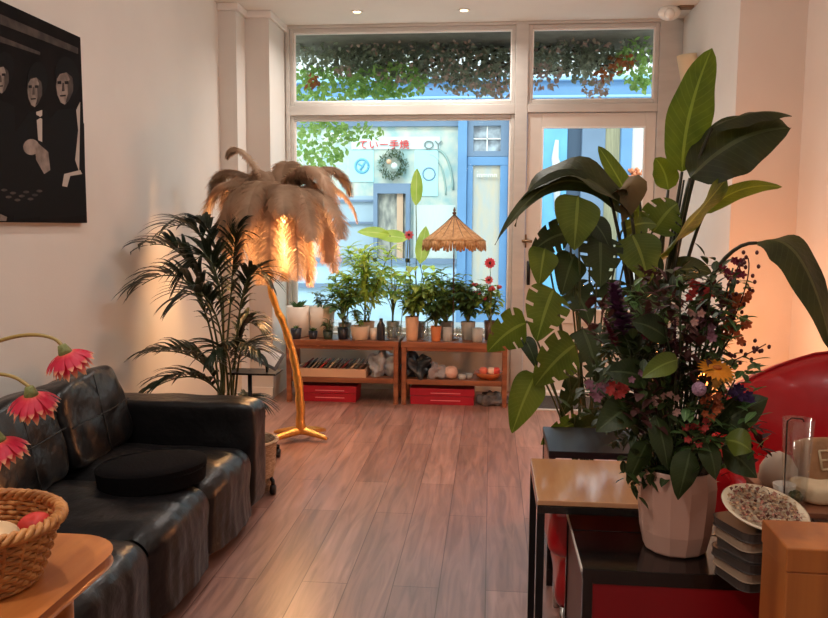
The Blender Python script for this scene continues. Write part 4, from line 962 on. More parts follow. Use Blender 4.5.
# vase beyond the frame that carries the hanging gerberas
vc = Vector((-1.58, 1.45, TZ))
lathe_thing('bud_vase', [(.05, 0), (.06, .01), (.07, .12), (.03, .24), (.035, .27), (.03, .268), (.025, .24), (.001, .02)], vc, mat('milky_glass', (206, 206, 204)), 'tall narrow vase on the side table carrying the drooping gerberas', 'vase')
pet = mat('gerbera_red', (206, 30, 62), rough=.6, var=.2, vscale=30, transl=.35); petc = mat('gerbera_tip', (236, 170, 120), rough=.6, transl=.35)
def petal_mat():
    m = mat('gerbera_petals', (208, 28, 62), rough=.55, transl=.35)
    if m.get('d'): return m
    m['d'] = 1; N = m.node_tree.nodes; L = m.node_tree.links
    uv = N.new('ShaderNodeUVMap'); sp = N.new('ShaderNodeSeparateXYZ'); L.new(uv.outputs[0], sp.inputs[0]); r = N.new('ShaderNodeValToRGB')
    e = r.color_ramp.elements; e[0].position = 0; e[0].color = srgb(232, 150, 90); e[1].position = 1; e[1].color = srgb(240, 190, 140)
    for p_, c_ in ((.22, (222, 60, 70)), (.4, (204, 20, 56)), (.8, (212, 40, 72))): q = e.new(p_); q.color = srgb(*c_)
    L.new(sp.outputs['X'], r.inputs[0])
    for n in N:
        if n.type == 'BSDF_PRINCIPLED': L.new(r.outputs[0], n.inputs['Base Color'])
        if n.type == 'BSDF_TRANSLUCENT': L.new(r.outputs[0], n.inputs['Color'])
    return m
def gerbera(px, py, Y, R, tilt, label, path):
    p = at(px, py, Y=Y); t = thing('gerbera', p, label, 'flower', 'drooping gerberas')
    Mt = Matrix.Rotation(tilt, 3, 'Y') @ Matrix.Rotation(.25, 3, 'X'); mb = MB()
    for ring, (n, rr, dz, dr) in enumerate(((17, R * 1.05, -.62 * R, .0), (15, R * .85, -.95 * R, .1), (12, R * .55, -1.0 * R, .2))):
        for k in range(n):
            a = 2 * pi * (k + .5 * (ring % 2)) / n + rnd(-.06, .06); d_ = Vector((cos(a), sin(a), 0)); l = rnd(.9, 1.08)
            p0 = d_ * R * .12; p1 = d_ * rr * .72 * l + Vector((0, 0, -R * .12)); p2 = d_ * rr * .98 * l + Vector((0, 0, dz * l))
            mb.leaf([p + Mt @ p0, p + Mt @ p1, p + Mt @ p2], R * .135, side=Mt @ Vector((-sin(a), cos(a), 0)), nu=7, nv=1, fold=.25, prof=lambda u: min(1, .35 + u * 1.2) * (1 if u < .8 else (1 - ((u - .8) / .2) ** 2 * .9)))
    mb.build('petals', petal_mat(), t)
    MB().lathe([(.001, .02), (R * .16, .018), (R * .26, .002), (R * .3, -.012), (R * .12, -.02)], p, 16, M=Mt).build('calyx', mat('calyx_green', (110, 110, 56), rough=.7, bump=.5), t)
    MB().lathe([(.001, -R * .5), (R * .4, -R * .42), (R * .3, -R * .1), (.001, -R * .05)], p, 14, M=Mt).build('flower_centre', mat('dark_centre', (70, 20, 30)), t)
    q = [at(a, b, Y=Y) for a, b in path]; q = [vc + Vector((0, 0, .26)), vc + Vector((0, 0, .45))] + q + [p + Mt @ Vector((0, 0, .018))]
    # smooth
    for _ in range(3):
        n_ = [q[0]]
        for i in range(len(q) - 1): n_ += [q[i].lerp(q[i + 1], .25), q[i].lerp(q[i + 1], .75)]
        q = n_ + [q[-1]]
    MB().tube(q, .0045, 6).build('stem', mat('gerbera_stem', (150, 122, 60), rough=.5), t)
gerbera(65, 352, 1.72, .058, -.28, 'red drooping gerbera nearest the wall, the highest and rightmost of three', [(-60, 370), (-20, 348), (10, 337), (35, 334), (55, 338)])
gerbera(31, 394, 1.68, .058, -.05, 'red drooping gerbera hanging in the middle of the three', [(-60, 400), (-30, 380), (-8, 373), (14, 376), (26, 384)])
gerbera(-1, 440, 1.64, .056, -.2, 'red drooping gerbera cut by the left photo edge, the lowest of three', [(-50, 440), (-30, 428), (-12, 428)])

# ------------------------------------------------------------------ right side: lacquer tables
lac = mat('black_lacquer', (13, 9, 9), rough=.16, coat=.3); redp = mat('deep_red_panel', (132, 8, 20), rough=.3, var=.06, vscale=4)
whl = mat('worn_pale_edge', (196, 186, 176), rough=.5)
def tz(px, py, Y): return at(px, py, Y=Y).z
# near table with red front
nz_ = .55; a = at(583, 569, Z=nz_); b_ = at(566, 507, Z=nz_); nx1 = 1.16
nx0 = (a.x + b_.x) / 2; ny0, ny1 = a.y, b_.y
t = thing('lacquer_chest', ((nx0 + nx1) / 2, (ny0 + ny1) / 2, 0), 'low glossy black lacquer chest with deep red front carrying the flower vase', 'chest')
B('top', lac, t, (nx0, nx1, ny0, ny0 + .3, nz_ - .03, nz_), (nx0, nx1, ny0 + .306, ny1, nz_ - .03, nz_ + .001), bevel=.002)
B('corner_post', lac, t, (nx0 + .002, nx0 + .03, ny0 + .002, ny0 + .03, 0, nz_ - .03))
B('corner_post', lac, t, (nx1 - .03, nx1 - .002, ny0 + .002, ny0 + .03, 0, nz_ - .03))
B('corner_post', lac, t, (nx0 + .002, nx0 + .03, ny1 - .03, ny1 - .002, 0, nz_ - .03))
B('corner_post', lac, t, (nx1 - .03, nx1 - .002, ny1 - .03, ny1 - .002, 0, nz_ - .03))
B('front_panel', redp, t, (nx0 + .031, nx1 - .031, ny0 + .006, ny0 + .02, .05, nz_ - .045))
B('top_rail', lac, t, (nx0 + .031, nx1 - .031, ny0 + .003, ny0 + .025, nz_ - .045, nz_ - .03))
B('side_panel', mat('red_brown_side', (88, 34, 30), rough=.4), t, (nx0 + .008, nx0 + .02, ny0 + .031, ny1 - .031, .05, nz_ - .031))
B('side_panel', mat('red_brown_side', (88, 34, 30), rough=.4), t, (nx1 - .02, nx1 - .008, ny0 + .031, ny1 - .031, .05, nz_ - .031))
B('edge_strip', whl, t, (nx0 - .005, nx0 - .0005, ny0, ny0 + .3, nz_ - .008, nz_ + .002), (nx0 - .005, nx0 - .0005, ny0 + .32, ny1, nz_ - .008, nz_ + .002))
# wooden-top table with black frame
wz_ = .66; a = at(537, 500, Z=wz_); b_ = at(531, 458, Z=wz_)
wx0 = (a.x + b_.x) / 2; wx1 = at(648, 470, Y=(a.y + b_.y) / 2).x + .04; wy0, wy1 = a.y, b_.y
tw_ = mat('glossy_pale_wood', (206, 154, 112), rough=.14, col2=(186, 130, 90), vscale=2.4, stretch=(6, .8, 6), coat=.6)
t = thing('framed_side_table', ((wx0 + wx1) / 2, (wy0 + wy1) / 2, 0), 'side table with glossy light wood top on a square black metal frame', 'table')
B('table_top', tw_, t, (wx0, wx1, wy0, wy1, wz_ - .018, wz_), bevel=.003)
B('frame', lac, t, (wx0, wx1, wy0, wy0 + .03, wz_ - .045, wz_ - .019), (wx0, wx1, wy1 - .03, wy1, wz_ - .045, wz_ - .019), (wx0, wx0 + .03, wy0 + .03, wy1 - .03, wz_ - .045, wz_ - .019), (wx1 - .03, wx1, wy0 + .03, wy1 - .03, wz_ - .045, wz_ - .019), bevel=.002)
for x, y in ((wx0, wy0), (wx0, wy1 - .03), (wx1 - .03, wy1 - .03)):
    B('leg', blk, t, (x, x + .025, y + .002, y + .028, 0, wz_ - .045), bevel=.002)
B('leg', blk, t, (wx1 - .025, wx1, wy0 + .002, wy0 + .028, nz_ + .002 if wy0 < ny1 else 0, wz_ - .045), bevel=.002)
# far lacquer table
fz_ = .6; a = at(549, 451, Z=fz_); b_ = at(545, 434, Z=fz_)
fx0 = a.x; fx1 = at(640, 440, Y=a.y).x + .1; fy0, fy1 = a.y, a.y + .42
t = thing('lacquer_chest', ((fx0 + fx1) / 2, (fy0 + fy1) / 2, 0), 'glossy black lacquer table with red front standing behind the light wood table', 'chest')
B('top', mat('satin_lacquer', (26, 22, 22), rough=.42), t, (fx0, fx1, fy0, fy1, fz_ - .03, fz_), bevel=.002)
B('front_panel', redp, t, (fx0 + .03, fx1 - .03, fy0 + .004, fy0 + .02, .05, fz_ - .04))
B('corner_post', lac, t, (fx0 + .002, fx0 + .029, fy0 + .002, fy0 + .03, 0, fz_ - .03))
B('corner_post', lac, t, (fx1 - .029, fx1 - .002, fy0 + .002, fy0 + .03, 0, fz_ - .03))
B('corner_post', lac, t, (fx0 + .002, fx0 + .029, fy1 - .03, fy1 - .002, 0, fz_ - .03))
B('corner_post', lac, t, (fx1 - .029, fx1 - .002, fy1 - .03, fy1 - .002, 0, fz_ - .03))
B('side_panel', lac, t, (fx0 + .004, fx0 + .02, fy0 + .03, fy1 - .03, .05, fz_ - .031))
B('side_panel', lac, t, (fx1 - .02, fx1 - .004, fy0 + .03, fy1 - .03, .05, fz_ - .031))
# red leather stool under the wooden table
rl = mat('red_leather', (184, 14, 22), rough=.28, col2=(156, 10, 18), vscale=5, bump=.15, bscale=8, coat=.3)
px0 = wx0 + .045; t = thing('red_stool', (px0 + .28, 2.98 + .2, 0), 'small glossy red leather stool tucked under the light wood table', 'stool')
sy0, sy1 = ny1 + .02, fy0 - .03; sy1 = min(sy1, wy1 + .18)
MB().cushion((px0 + .3, (sy0 + sy1) / 2, .43), (.56, sy1 - sy0, .2), 7, 14, wr=.01).build('seat', rl, t)
MB().cushion((px0 + .3, (sy0 + sy1) / 2, .22), (.5, sy1 - sy0 - .03, .24), 5, 14, wr=.015, seed=4).build('skirt', rl, t)
for x in (px0 + .08, px0 + .5):
    for y in (sy0 + .05, sy1 - .05): MB().tube([(x, y, 0), (x, y, .14)], .014).build('leg', mat('chrome', (200, 196, 192), rough=.15, metal=1), t)

# vase of flowers
vY = 2.44; vb = at(674, 547, Z=nz_ + .001); vb = Vector((at(676, 510, Y=vb.y).x, vb.y, nz_ + .001)); vY = vb.y
ra = 38.5 * vY / F; hh = at(676, 466, Y=vY).z - nz_
vm = mat('blush_ceramic', (200, 156, 138), rough=.4, var=.03, vscale=3)
o = MB().lathe([(ra * .74, 0), (ra * .8, .006), (ra * .91, hh * .25), (ra * .98, hh * .6), (ra, hh * .8), (ra * .94, hh), (ra * .88, hh), (ra * .9, hh * .78), (ra * .7, hh * .2), (.001, .03)], vb, 13).build('flower_vase', vm, None, org=vb, smooth=False, bevel=.004)
lab(o, 'faceted blush white ceramic vase holding the big mixed bouquet on the black chest', 'vase')
mouth = vb + Vector((0, 0, hh * .9))
def b_at(px, py, dy=0): return at(px, py, Y=vY + dy)
bl1 = leaf_mat('bouquet_leaf', (34, 46, 18), (52, 66, 24), rough=.5, transl=.25)
bl2 = leaf_mat('bouquet_leaf_light', (84, 100, 30), (110, 124, 42), transl=.35)
dkst = mat('bouquet_stem', (52, 60, 30), rough=.6)
def stem_to(p, t, sag=.0, r=.0028):
    st = mouth + Vector((rnd(-.05, .05), rnd(-.05, .05), -.06))
    MB().tube(bez([st, st.lerp(p, .45) + Vector((0, 0, .08)), p], 10), r, 5).build('stem', dkst, t)
big = [((690, 450), (678, 500), 15, -.14, bl1, 'large dark leaf hanging over the front of the vase'), ((712, 430), (768, 398), 17, -.02, bl1, 'large dark leaf pointing right beside the red armchair'), ((722, 448), (757, 478), 15, -.06, bl1, 'large leaf drooping right above the potpourri bowl'),
       ((725, 440), (752, 452), 14, -.1, bl2, 'light green leaf at the lower right of the bouquet'), ((640, 400), (596, 432), 17, -.02, bl1, 'broad dark leaf at the lower left of the bouquet'), ((648, 440), (628, 484), 12, -.05, bl1, 'narrow dark leaf hanging left of the vase mouth'),
       ((678, 360), (642, 378), 11, -.14, bl2, 'pale lime leaf in the front centre of the bouquet'), ((650, 380), (606, 372), 14, -.08, bl1, 'dark leaf pointing left at mid height of the bouquet'), ((668, 340), (632, 322), 14, -.06, bl1, 'olive leaf high in the centre left of the bouquet'),
       ((655, 415), (668, 470), 12, -.12, bl1, 'dark leaf covering the vase mouth on the left'), ((705, 440), (716, 480), 12, -.12, bl1, 'dark leaf covering the vase mouth on the right'), ((640, 350), (600, 340), 13, .0, bl1, 'dark leaf at the far left of the bouquet')]
for (a, b_, w, dy, m_, lb) in big:
    pa_, pb_ = b_at(a[0], a[1], dy), b_at(b_[0], b_[1], dy - .04)
    t = thing('bouquet_leaf', pa_, lb, 'leaf'); stem_to(pa_, t)
    hor = abs(pb_.x - pa_.x) > abs(pb_.z - pa_.z)
    MB().leaf([pa_, pa_.lerp(pb_, .5) + Vector((0, -.03, .025)), pb_], w * vY / F, side=(.0, .35, 1) if hor else (1, .3, 0), nu=10, nv=3, fold=.2, wav=.04).build('blade', m_, t)
# foliage sprigs fill the body of the bouquet
sprigs = [(640, 430), (660, 440), (700, 445), (625, 400), (720, 420), (735, 425), (650, 360), (690, 400), (610, 380), (735, 380), (700, 340), (660, 320), (628, 345), (720, 345), (680, 290), (655, 285), (700, 315), (640, 305), (590, 395), (675, 425), (640, 470), (670, 380), (615, 425), (745, 440), (690, 360), (725, 300), (712, 275), (605, 315), (670, 440), (690, 425), (665, 360), (680, 340), (645, 345), (705, 365), (680, 390), (650, 400), (630, 415), (665, 420), (715, 400), (700, 460), (730, 400), (670, 305), (640, 320), (690, 300), (660, 455), (720, 445), (640, 385), (705, 315), (610, 350), (720, 325), (655, 375), (690, 375)]
fl_m = {}
for i, (x, y) in enumerate(sprigs):
    p = b_at(x, y, rnd(-.1, .16)); t = thing('foliage_sprig', p, 'dark leafy sprig filling the body of the big mixed bouquet', 'foliage', 'dark sprigs in the bouquet')
    stem_to(p, t); mb = MB()
    for k in range(34):
        q = p + Vector((rnd(-.055, .055), rnd(-.06, .06), rnd(-.07, .06))); d_ = Vector((rnd(-1, 1), rnd(-1, .6), rnd(-.6, .8))).normalized() * rnd(.03, .065)
        mb.leaf([q, q + d_ * .5 + Vector((0, 0, .006)), q + d_], rnd(.008, .016), nu=4, nv=1)
    mb.build('leaves', [bl1, gC, bl1, mat('burgundy_leaf', (74, 38, 34), rough=.6, var=.2, transl=.2)][i % 4], t)
def blob_flower(px, py, dy, n, spread, r, m_, label, group=None, name='bouquet_flower', five=False):
    p = b_at(px, py, dy); t = thing(name, p, label, 'flower', group); stem_to(p, t); mb = MB()
    for k in range(n):
        q = p + Vector((rnd(-1, 1) * spread, rnd(-1, 1) * spread, rnd(-1, 1) * spread * .9))
        for j in range(5):
            a = 2 * pi * j / 5 + k; d_ = Vector((cos(a), -.4, sin(a))) * r
            mb.leaf([q, q + d_ * .6, q + d_], r * .38, side=(-sin(a), 0, cos(a)), nu=3, nv=1)
    mb.build('blossoms', m_, t); return t
mauve = mat('mauve_petals', (150, 104, 122), rough=.7, var=.2, transl=.3); coral = mat('coral_petals', (190, 70, 66), rough=.7, var=.2, transl=.3); blush = mat('blush_petals', (196, 150, 140), rough=.7, var=.15, transl=.3)
viol = mat('violet_petals', (58, 36, 84), rough=.7, var=.3, transl=.2); rust = mat('rust_petals', (166, 84, 46), rough=.7, var=.25, transl=.3); wine = mat('wine_petals', (110, 28, 48), rough=.7, var=.25, transl=.25)
for (x, y, dy, n, s_, r, m_, lb) in ((598, 388, -.02, 9, .03, .016, mauve, 'pale mauve flower cluster at the far left of the bouquet'), (617, 391, -.06, 9, .028, .016, coral, 'coral red flower cluster at the lower left of the bouquet'), (742, 392, -.06, 12, .03, .016, viol, 'deep violet flower cluster at the right edge of the bouquet'),
        (700, 290, .02, 10, .03, .016, coral, 'coral flower cluster near the top of the bouquet'), (690, 318, -.04, 12, .04, .014, blush, 'blush pink flower cluster in the upper middle'), (704, 330, -.06, 10, .03, .014, mauve, 'dusty mauve flowers right of the dark amaranth'), (735, 330, .0, 12, .035, .016, rust, 'rust orange flower cluster at the right against the lit wall'),
        (712, 405, -.1, 12, .035, .013, rust, 'rust orange small flowers below the lilac ball'), (668, 402, -.1, 10, .035, .012, blush, 'small blush flowers in the lower centre of the bouquet'), (695, 432, -.12, 12, .035, .012, coral, 'coral small flowers low in the bouquet above the vase'), (738, 300, .02, 12, .03, .014, rust, 'rust coloured plume at the upper right of the bouquet'),
        (733, 268, .04, 12, .03, .014, wine, 'wine red flowers topping the right twig'), (650, 330, -.04, 10, .03, .013, wine, 'wine red flowers left of the bouquet centre'), (640, 375, -.1, 8, .03, .012, mauve, 'mauve small flowers under the lime leaf'), (720, 380, -.1, 8, .025, .013, mat('yellow_petals', (196, 150, 66), rough=.7, var=.2), 'small yellow flowers below the orange daisy')):
    blob_flower(x, y, dy, n, s_, r, m_, lb)
def spike(x0, y0, x1, y1, dy, w, m_, lb, n=120, name='flower_spike'):
    a, b_ = b_at(x0, y0, dy), b_at(x1, y1, dy); t = thing(name, a, lb, 'flower'); stem_to(a, t); mb = MB()
    mb.tube([a, b_], .003, 5)
    for k in range(n):
        u = rnd(0, 1); q = a.lerp(b_, u) ; az = rnd(0, 2 * pi); d_ = Vector((cos(az), sin(az), rnd(-.2, .8))) * w * (1 - .55 * u) * rnd(.7, 1.1)
        mb.leaf([q, q + d_ * .6, q + d_], w * .3, nu=3, nv=1)
    mb.build('florets', m_, t)
spike(624, 335, 613, 285, -.06, .045, mat('plum_petals', (92, 44, 82), rough=.7, var=.3, transl=.25), 'tall plum purple flower spike at the upper left of the bouquet', 170)
spike(616, 346, 604, 318, -.08, .02, wine, 'thin wine red flower spike left of the plum spike')
spike(676, 380, 675, 320, -.12, .018, mat('dark_amaranth', (62, 14, 22), rough=.8, var=.3), 'dark red amaranth spike standing in the bouquet centre')
spike(727, 330, 737, 300, .0, .026, rust, 'rust orange feathery spike against the lit wall')
# orange daisy and lilac ball
p = b_at(716, 371, -.13); t = thing('orange_gerbera', p, 'bright orange yellow daisy facing up right of the bouquet centre', 'flower'); stem_to(p, t); mb = MB(); fn = Vector((.1, -.45, .9)).normalized(); u = fn.orthogonal().normalized(); v = fn.cross(u)
for ring in range(3):
    for k in range(20):
        a = 2 * pi * (k + ring * .33) / 20; d_ = u * cos(a) + v * sin(a); R = .056 * (1 - .16 * ring)
        mb.leaf([p + fn * .006, p + d_ * R * .6 + fn * (.012 + .006 * ring), p + d_ * R + fn * .004], .007, side=fn.cross(d_), nu=5, nv=1)
mb.build('petals', mat('orange_petals', (236, 150, 30), rough=.6, var=.12, transl=.35), t)
MB().ball(p + fn * .012, .014, 12, 7, (1, 1, .6)).build('flower_centre', mat('amber_centre', (176, 96, 30), rough=.8, bump=.6), t)
p = b_at(699, 389, -.15); t = thing('lilac_pompon', p, 'small round lilac pompon flower just below the orange daisy', 'flower'); stem_to(p, t)
MB().ball(p, .021, 14, 9).build('bloom', mat('lilac_petals', (176, 134, 156), rough=.8, bump=.8, bscale=150), t)
# thin berry twigs at right
tw_m = mat('dark_twig', (52, 32, 24), rough=.7)
for i, pth in enumerate(([(728, 330), (744, 300), (752, 270), (748, 258)], [(722, 335), (728, 290), (740, 262)], [(735, 360), (752, 352), (766, 344)])):
    q = [b_at(x, y, .0) for x, y in pth]; t = thing('berry_twig', q[0], ['thin berry twig arching highest at the right of the bouquet', 'thin upright berry twig inside the tallest right twig', 'short dark twig reaching right toward the armchair'][i], 'twig'); stem_to(q[0], t)
    MB().tube(bez(q, 8), .002, 5).build('branch', tw_m, t); mb = MB()
    for k in range(16):
        c_ = bez(q, 8)[random.randint(1, 8)] + Vector((rnd(-.03, .03), rnd(-.02, .02), rnd(-.02, .02))); mb.ball(c_, .006, 6, 4, (1, 1, 1.2))
    mb.build('berries', mat('dark_berries', (80, 26, 28), rough=.4), t)

# ------------------------------------------------------------------ bird-of-paradise plant and monstera behind the tables
QY = 4.3
sl = leaf_mat('strelitzia_leaf', (74, 96, 18), (110, 130, 28), rough=.5, transl=.3)
sl2 = leaf_mat('strelitzia_dark', (36, 46, 16), (56, 66, 22), rough=.5, transl=.22)
sc0 = Vector((at(650, 400, Y=QY).x, QY, 0)); cer = mat('charcoal_planter', (56, 52, 50), rough=.5, var=.08)
t = thing('bird_of_paradise_plant', sc0, 'very tall plant with large paddle leaves rising behind the bouquet to near the ceiling', 'potted plant')
MB().lathe(pot_prof(.17, .36), sc0, 30).build('pot', cer, t); MB().lathe([(.15, .3), (.001, .325)], sc0, 16).build('soil', soil, t)
def paddle(base, mid, tip, w, m_, side=None, stem=None, wav=.06, fold=.2, nu=20, nv=5, prof=None, curl=.1):
    P = [at(x, y, Y=QY + d_) for x, y, d_ in (base, mid, tip)]
    MB().leaf([P[0], P[1] * 2 - (P[0] + P[2]) / 2, P[2]], w * QY / F, side=side, nu=nu, nv=nv, fold=fold, wav=wav, curl=curl, prof=prof or (lambda u: sin(pi * min(1, max(0, u)) ** .75) ** .6 if 0 < u < 1 else 0)).build('leaf', m_, t)
    st = [sc0 + Vector((rnd(-.06, .06), rnd(-.06, .06), .3))] + [at(x, y, Y=QY + d_) for x, y, d_ in (stem or [])] + [P[0]]
    q = bez(st, 14); MB().tube(q, [.017 - .009 * i / 14 for i in range(15)], 7).build('leaf_stem', mat('strelitzia_stem', (46, 48, 28), rough=.45), t)
paddle((682, 172, 0), (690, 112, -.02), (712, 48, -.05), 24, sl, side=(1, .25, 0), stem=[(668, 260, 0)])
paddle((690, 178, -.1), (738, 140, -.12), (790, 128, -.1), 32, sl2, side=(.1, .4, 1), stem=[(672, 240, -.05)], wav=.08, fold=.35)
paddle((712, 128, -.08), (755, 112, -.14), (792, 116, -.16), 15, sl2, side=(0, .9, .5), stem=[(676, 240, -.05), (690, 170, -.05)], fold=.5)
paddle((650, 268, -.1), (690, 222, -.14), (727, 178, -.1), 27, sl, side=(.7, .3, .7), stem=[(650, 300, -.05)])
paddle((704, 214, -.02), (740, 190, 0), (782, 187, .02), 9, sl, side=(0, .5, 1), stem=[(676, 270, 0)])
paddle((632, 218, -.2), (566, 176, -.26), (514, 262 - 36, -.2), 27, sl2, side=(.25, .9, .45), stem=[(640, 320, -.1), (636, 250, -.16)], wav=.1, fold=.4)
paddle((622, 214, -.15), (560, 182, -.3), (495, 245, -.3), 12, sl2, side=(.2, .5, .8), stem=[(640, 330, -.1)], fold=.3)
paddle((640, 220, 0), (618, 178, 0), (598, 146, 0), 10, sl, side=(1, .2, .4), stem=[(642, 300, 0)])
paddle((668, 190, .1), (664, 172, .1), (655, 158, .1), 14, sl, side=(1, .3, .2), stem=[(662, 260, .1)], nu=12)
paddle((757, 243, -.5), (800, 258, -.6), (832, 352, -.6), 23, sl2, side=(.8, .5, .3), stem=[(690, 300, -.3), (720, 240, -.45)], wav=.05, fold=.3)
paddle((610, 196, -.2), (632, 186, -.22), (622, 222, -.25), 16, mat('dry_leaf', (98, 82, 48), rough=.6, var=.2, vscale=8, transl=.2), side=(.8, .3, .5), stem=[(640, 320, -.1)], nu=12)
for (x0, y0, x1, y1) in ((640, 330, 622, 215), (652, 330, 690, 178), (658, 330, 684, 180), (636, 330, 668, 210), (648, 340, 640, 200)):
    pa_, pb_ = at(x0, y0, Y=QY - .02), at(x1, y1, Y=QY - .06); MB().tube(bez([sc0 + Vector((rnd(-.08, .08), rnd(-.05, .05), .3)), pa_, pb_], 10), [.014] * 8 + [.01, .007, .005], 6).build('leaf_stem', mat('strelitzia_stem', (46, 48, 28)), t)

MY = 3.95
mc = Vector((at(585, 420, Y=MY + .15).x, MY + .15, 0))
mm = leaf_mat('monstera_leaf', (78, 96, 24), (106, 120, 34), rough=.5, transl=.35); mm2 = leaf_mat('monstera_dark', (36, 50, 18), (54, 68, 26), rough=.5, transl=.25)
t = thing('monstera_plant', mc, 'bushy monstera with split heart shaped leaves spreading left below the paddle leaves', 'potted plant')
MB().lathe(pot_prof(.15, .3), mc, 30).build('pot', mat('white_planter', (214, 206, 198), rough=.5), t); MB().lathe([(.13, .25), (.001, .27)], mc, 16).build('soil', soil, t)
heart = lambda u: (sin(pi * u ** .62) ** .7) if 0 < u < 1 else 0
def mleaf(cx, cy, w, l, ang, dy, m_, slots=1, tw_=.3):
    """ang: direction of the tip in the picture plane, degrees, 0 = right, 90 = up"""
    a = radians(ang); c_ = at(cx, cy, Y=MY + dy); L_ = l * MY / F; d_ = Vector((cos(a), -.25, sin(a)))
    p0 = c_ - d_ * L_ / 2; p2 = c_ + d_ * L_ / 2 + Vector((0, -.02, -.03)); sd = Vector((-sin(a), tw_, cos(a)))
    MB().leaf([p0, c_ + Vector((0, -.04, .03)), p2], w * MY / F, side=sd, nu=20, nv=5, fold=.12, slots=slots, prof=heart, curl=.15, wav=.02).build('leaf', m_, t)
    q = bez([mc + Vector((rnd(-.05, .05), rnd(-.05, .05), .26)), mc.lerp(p0, .5) + Vector((0, 0, .25)), p0 + Vector((0, .03, .06)), p0], 12)
    MB().tube(q, .005, 6).build('leaf_stem', mat('monstera_stem', (78, 86, 44), rough=.5), t)
ML = [(576, 220, 24, 46, -95, -.05, mm, 0), (545, 312, 24, 46, -110, -.1, mm, 1), (507, 334, 21, 42, -150, -.15, mm, 1), (555, 362, 24, 50, -140, -.2, mm, 1), (524, 400, 18, 52, -115, -.25, mm, 0), (550, 240, 17, 40, -160, 0, mm2, 1),
      (542, 264, 16, 30, -100, -.05, mm, 0), (600, 258, 24, 44, -90, .05, mm2, 1), (568, 272, 18, 36, -110, .05, mm2, 0), (640, 256, 24, 44, -70, .1, mm, 0), (580, 300, 18, 40, -60, .1, mm2, 1), (612, 300, 20, 42, -80, .15, mm2, 1),
      (580, 430, 20, 50, 190, -.1, mm2, 1), (560, 430, 12, 40, 200, -.15, mm, 1), (590, 350, 22, 44, -70, .05, mm2, 1), (608, 392, 24, 48, -80, 0, mm2, 1), (665, 215, 22, 40, 60, .15, mm, 1), (640, 225, 14, 36, 20, .2, mm, 1), (625, 340, 22, 46, -60, .2, mm2, 1),
      (570, 395, 14, 36, -120, .1, mm2, 1), (650, 300, 22, 44, -60, .25, mm2, 0), (690, 270, 14, 40, 10, .3, mm2, 0), (530, 350, 8, 26, -60, -.1, mm2, 0), (600, 232, 12, 30, -50, .1, mm2, 0)]
for a in ML: mleaf(*a)

# ------------------------------------------------------------------ red tub armchair
rc = Vector((min(1.54, XR2 - .62), 3.58, 0)); print('XR2', XR2, YC, YC2)
arl = mat('armchair_red', (196, 26, 34), rough=.32, col2=(178, 18, 26), vscale=3, bump=.12, bscale=6, coat=.25)
t = thing('red_armchair', rc, 'large round glossy red leather tub armchair before the orange lit wall', 'armchair')
rows = []; nA, nU = 40, 14
for i in range(nA + 1):
    a = -2.5 + 5.0 * i / nA      # wraps around the back; open towards the viewer-left
    u_ = abs(a) / 2.5; az = a + radians(50)
    hgt = .98 - .46 * max(0, (u_ - .12) / .88) ** 1.1; r = []
    for j in range(nU + 1):
        ph = 2 * pi * j / nU; th = .1 - .02 * u_
        k = hgt / 2 - .06
        rr = .42 + th * cos(ph) + .05 * (sin(ph) > 0) * sin(ph); z = hgt / 2 + .04 + k * (1 if sin(ph) >= 0 else 1) * (abs(sin(ph)) ** .5) * (1 if sin(ph) >= 0 else -1)
        r.append(rc + Vector((rr * 1.0 * cos(az), rr * .95 * sin(az), z)))
    rows.append(r)
mb = MB().grid(rows); mb.add(rows[0], [tuple(range(nU))]); mb.add(rows[-1], [tuple(range(nU - 1, -1, -1))])
mb.build('backrest_shell', arl, t)
MB().cushion(rc + Vector((-.04, -.03, .4)), (.68, .66, .2), 3.2, 16, puff=.15).build('seat_cushion', rl, t)
MB().lathe([(.3, .02), (.36, .05), (.38, .3), (.3, .32)], rc, 32).build('base', arl, t)
MB().tube([rows[i][nU // 4 + 1] + Vector((0, 0, .002)) for i in range(nA + 1)], .007, 6).build('piping', rl, t)

# glowing lamp on the floor behind the bouquet, lighting the right wall
gp = at(706, 400, Y=4.72); gp.z = 0
t = thing('globe_floor_lamp', gp, 'orange glowing globe lamp hidden behind the bouquet that lights the right wall', 'lamp')
MB().lathe([(.1, 0), (.1, .015), (.012, .025), (.012, .54)], gp, 20).build('stand', blk, t)
MB().ball(gp + Vector((0, 0, .62)), .09, 18, 12).build('globe', mat('amber_globe', (255, 180, 110), emit=(255, 150, 80), estr=2), t)
ld = bpy.data.lights.new('globe', 'POINT'); ld.energy = 44; ld.color = (1, .36, .12); ld.shadow_soft_size = .1
lo = bpy.data.objects.new('lamp_light', ld); COL.objects.link(lo); lo.parent = t; lo.location = (0, .0, .8)

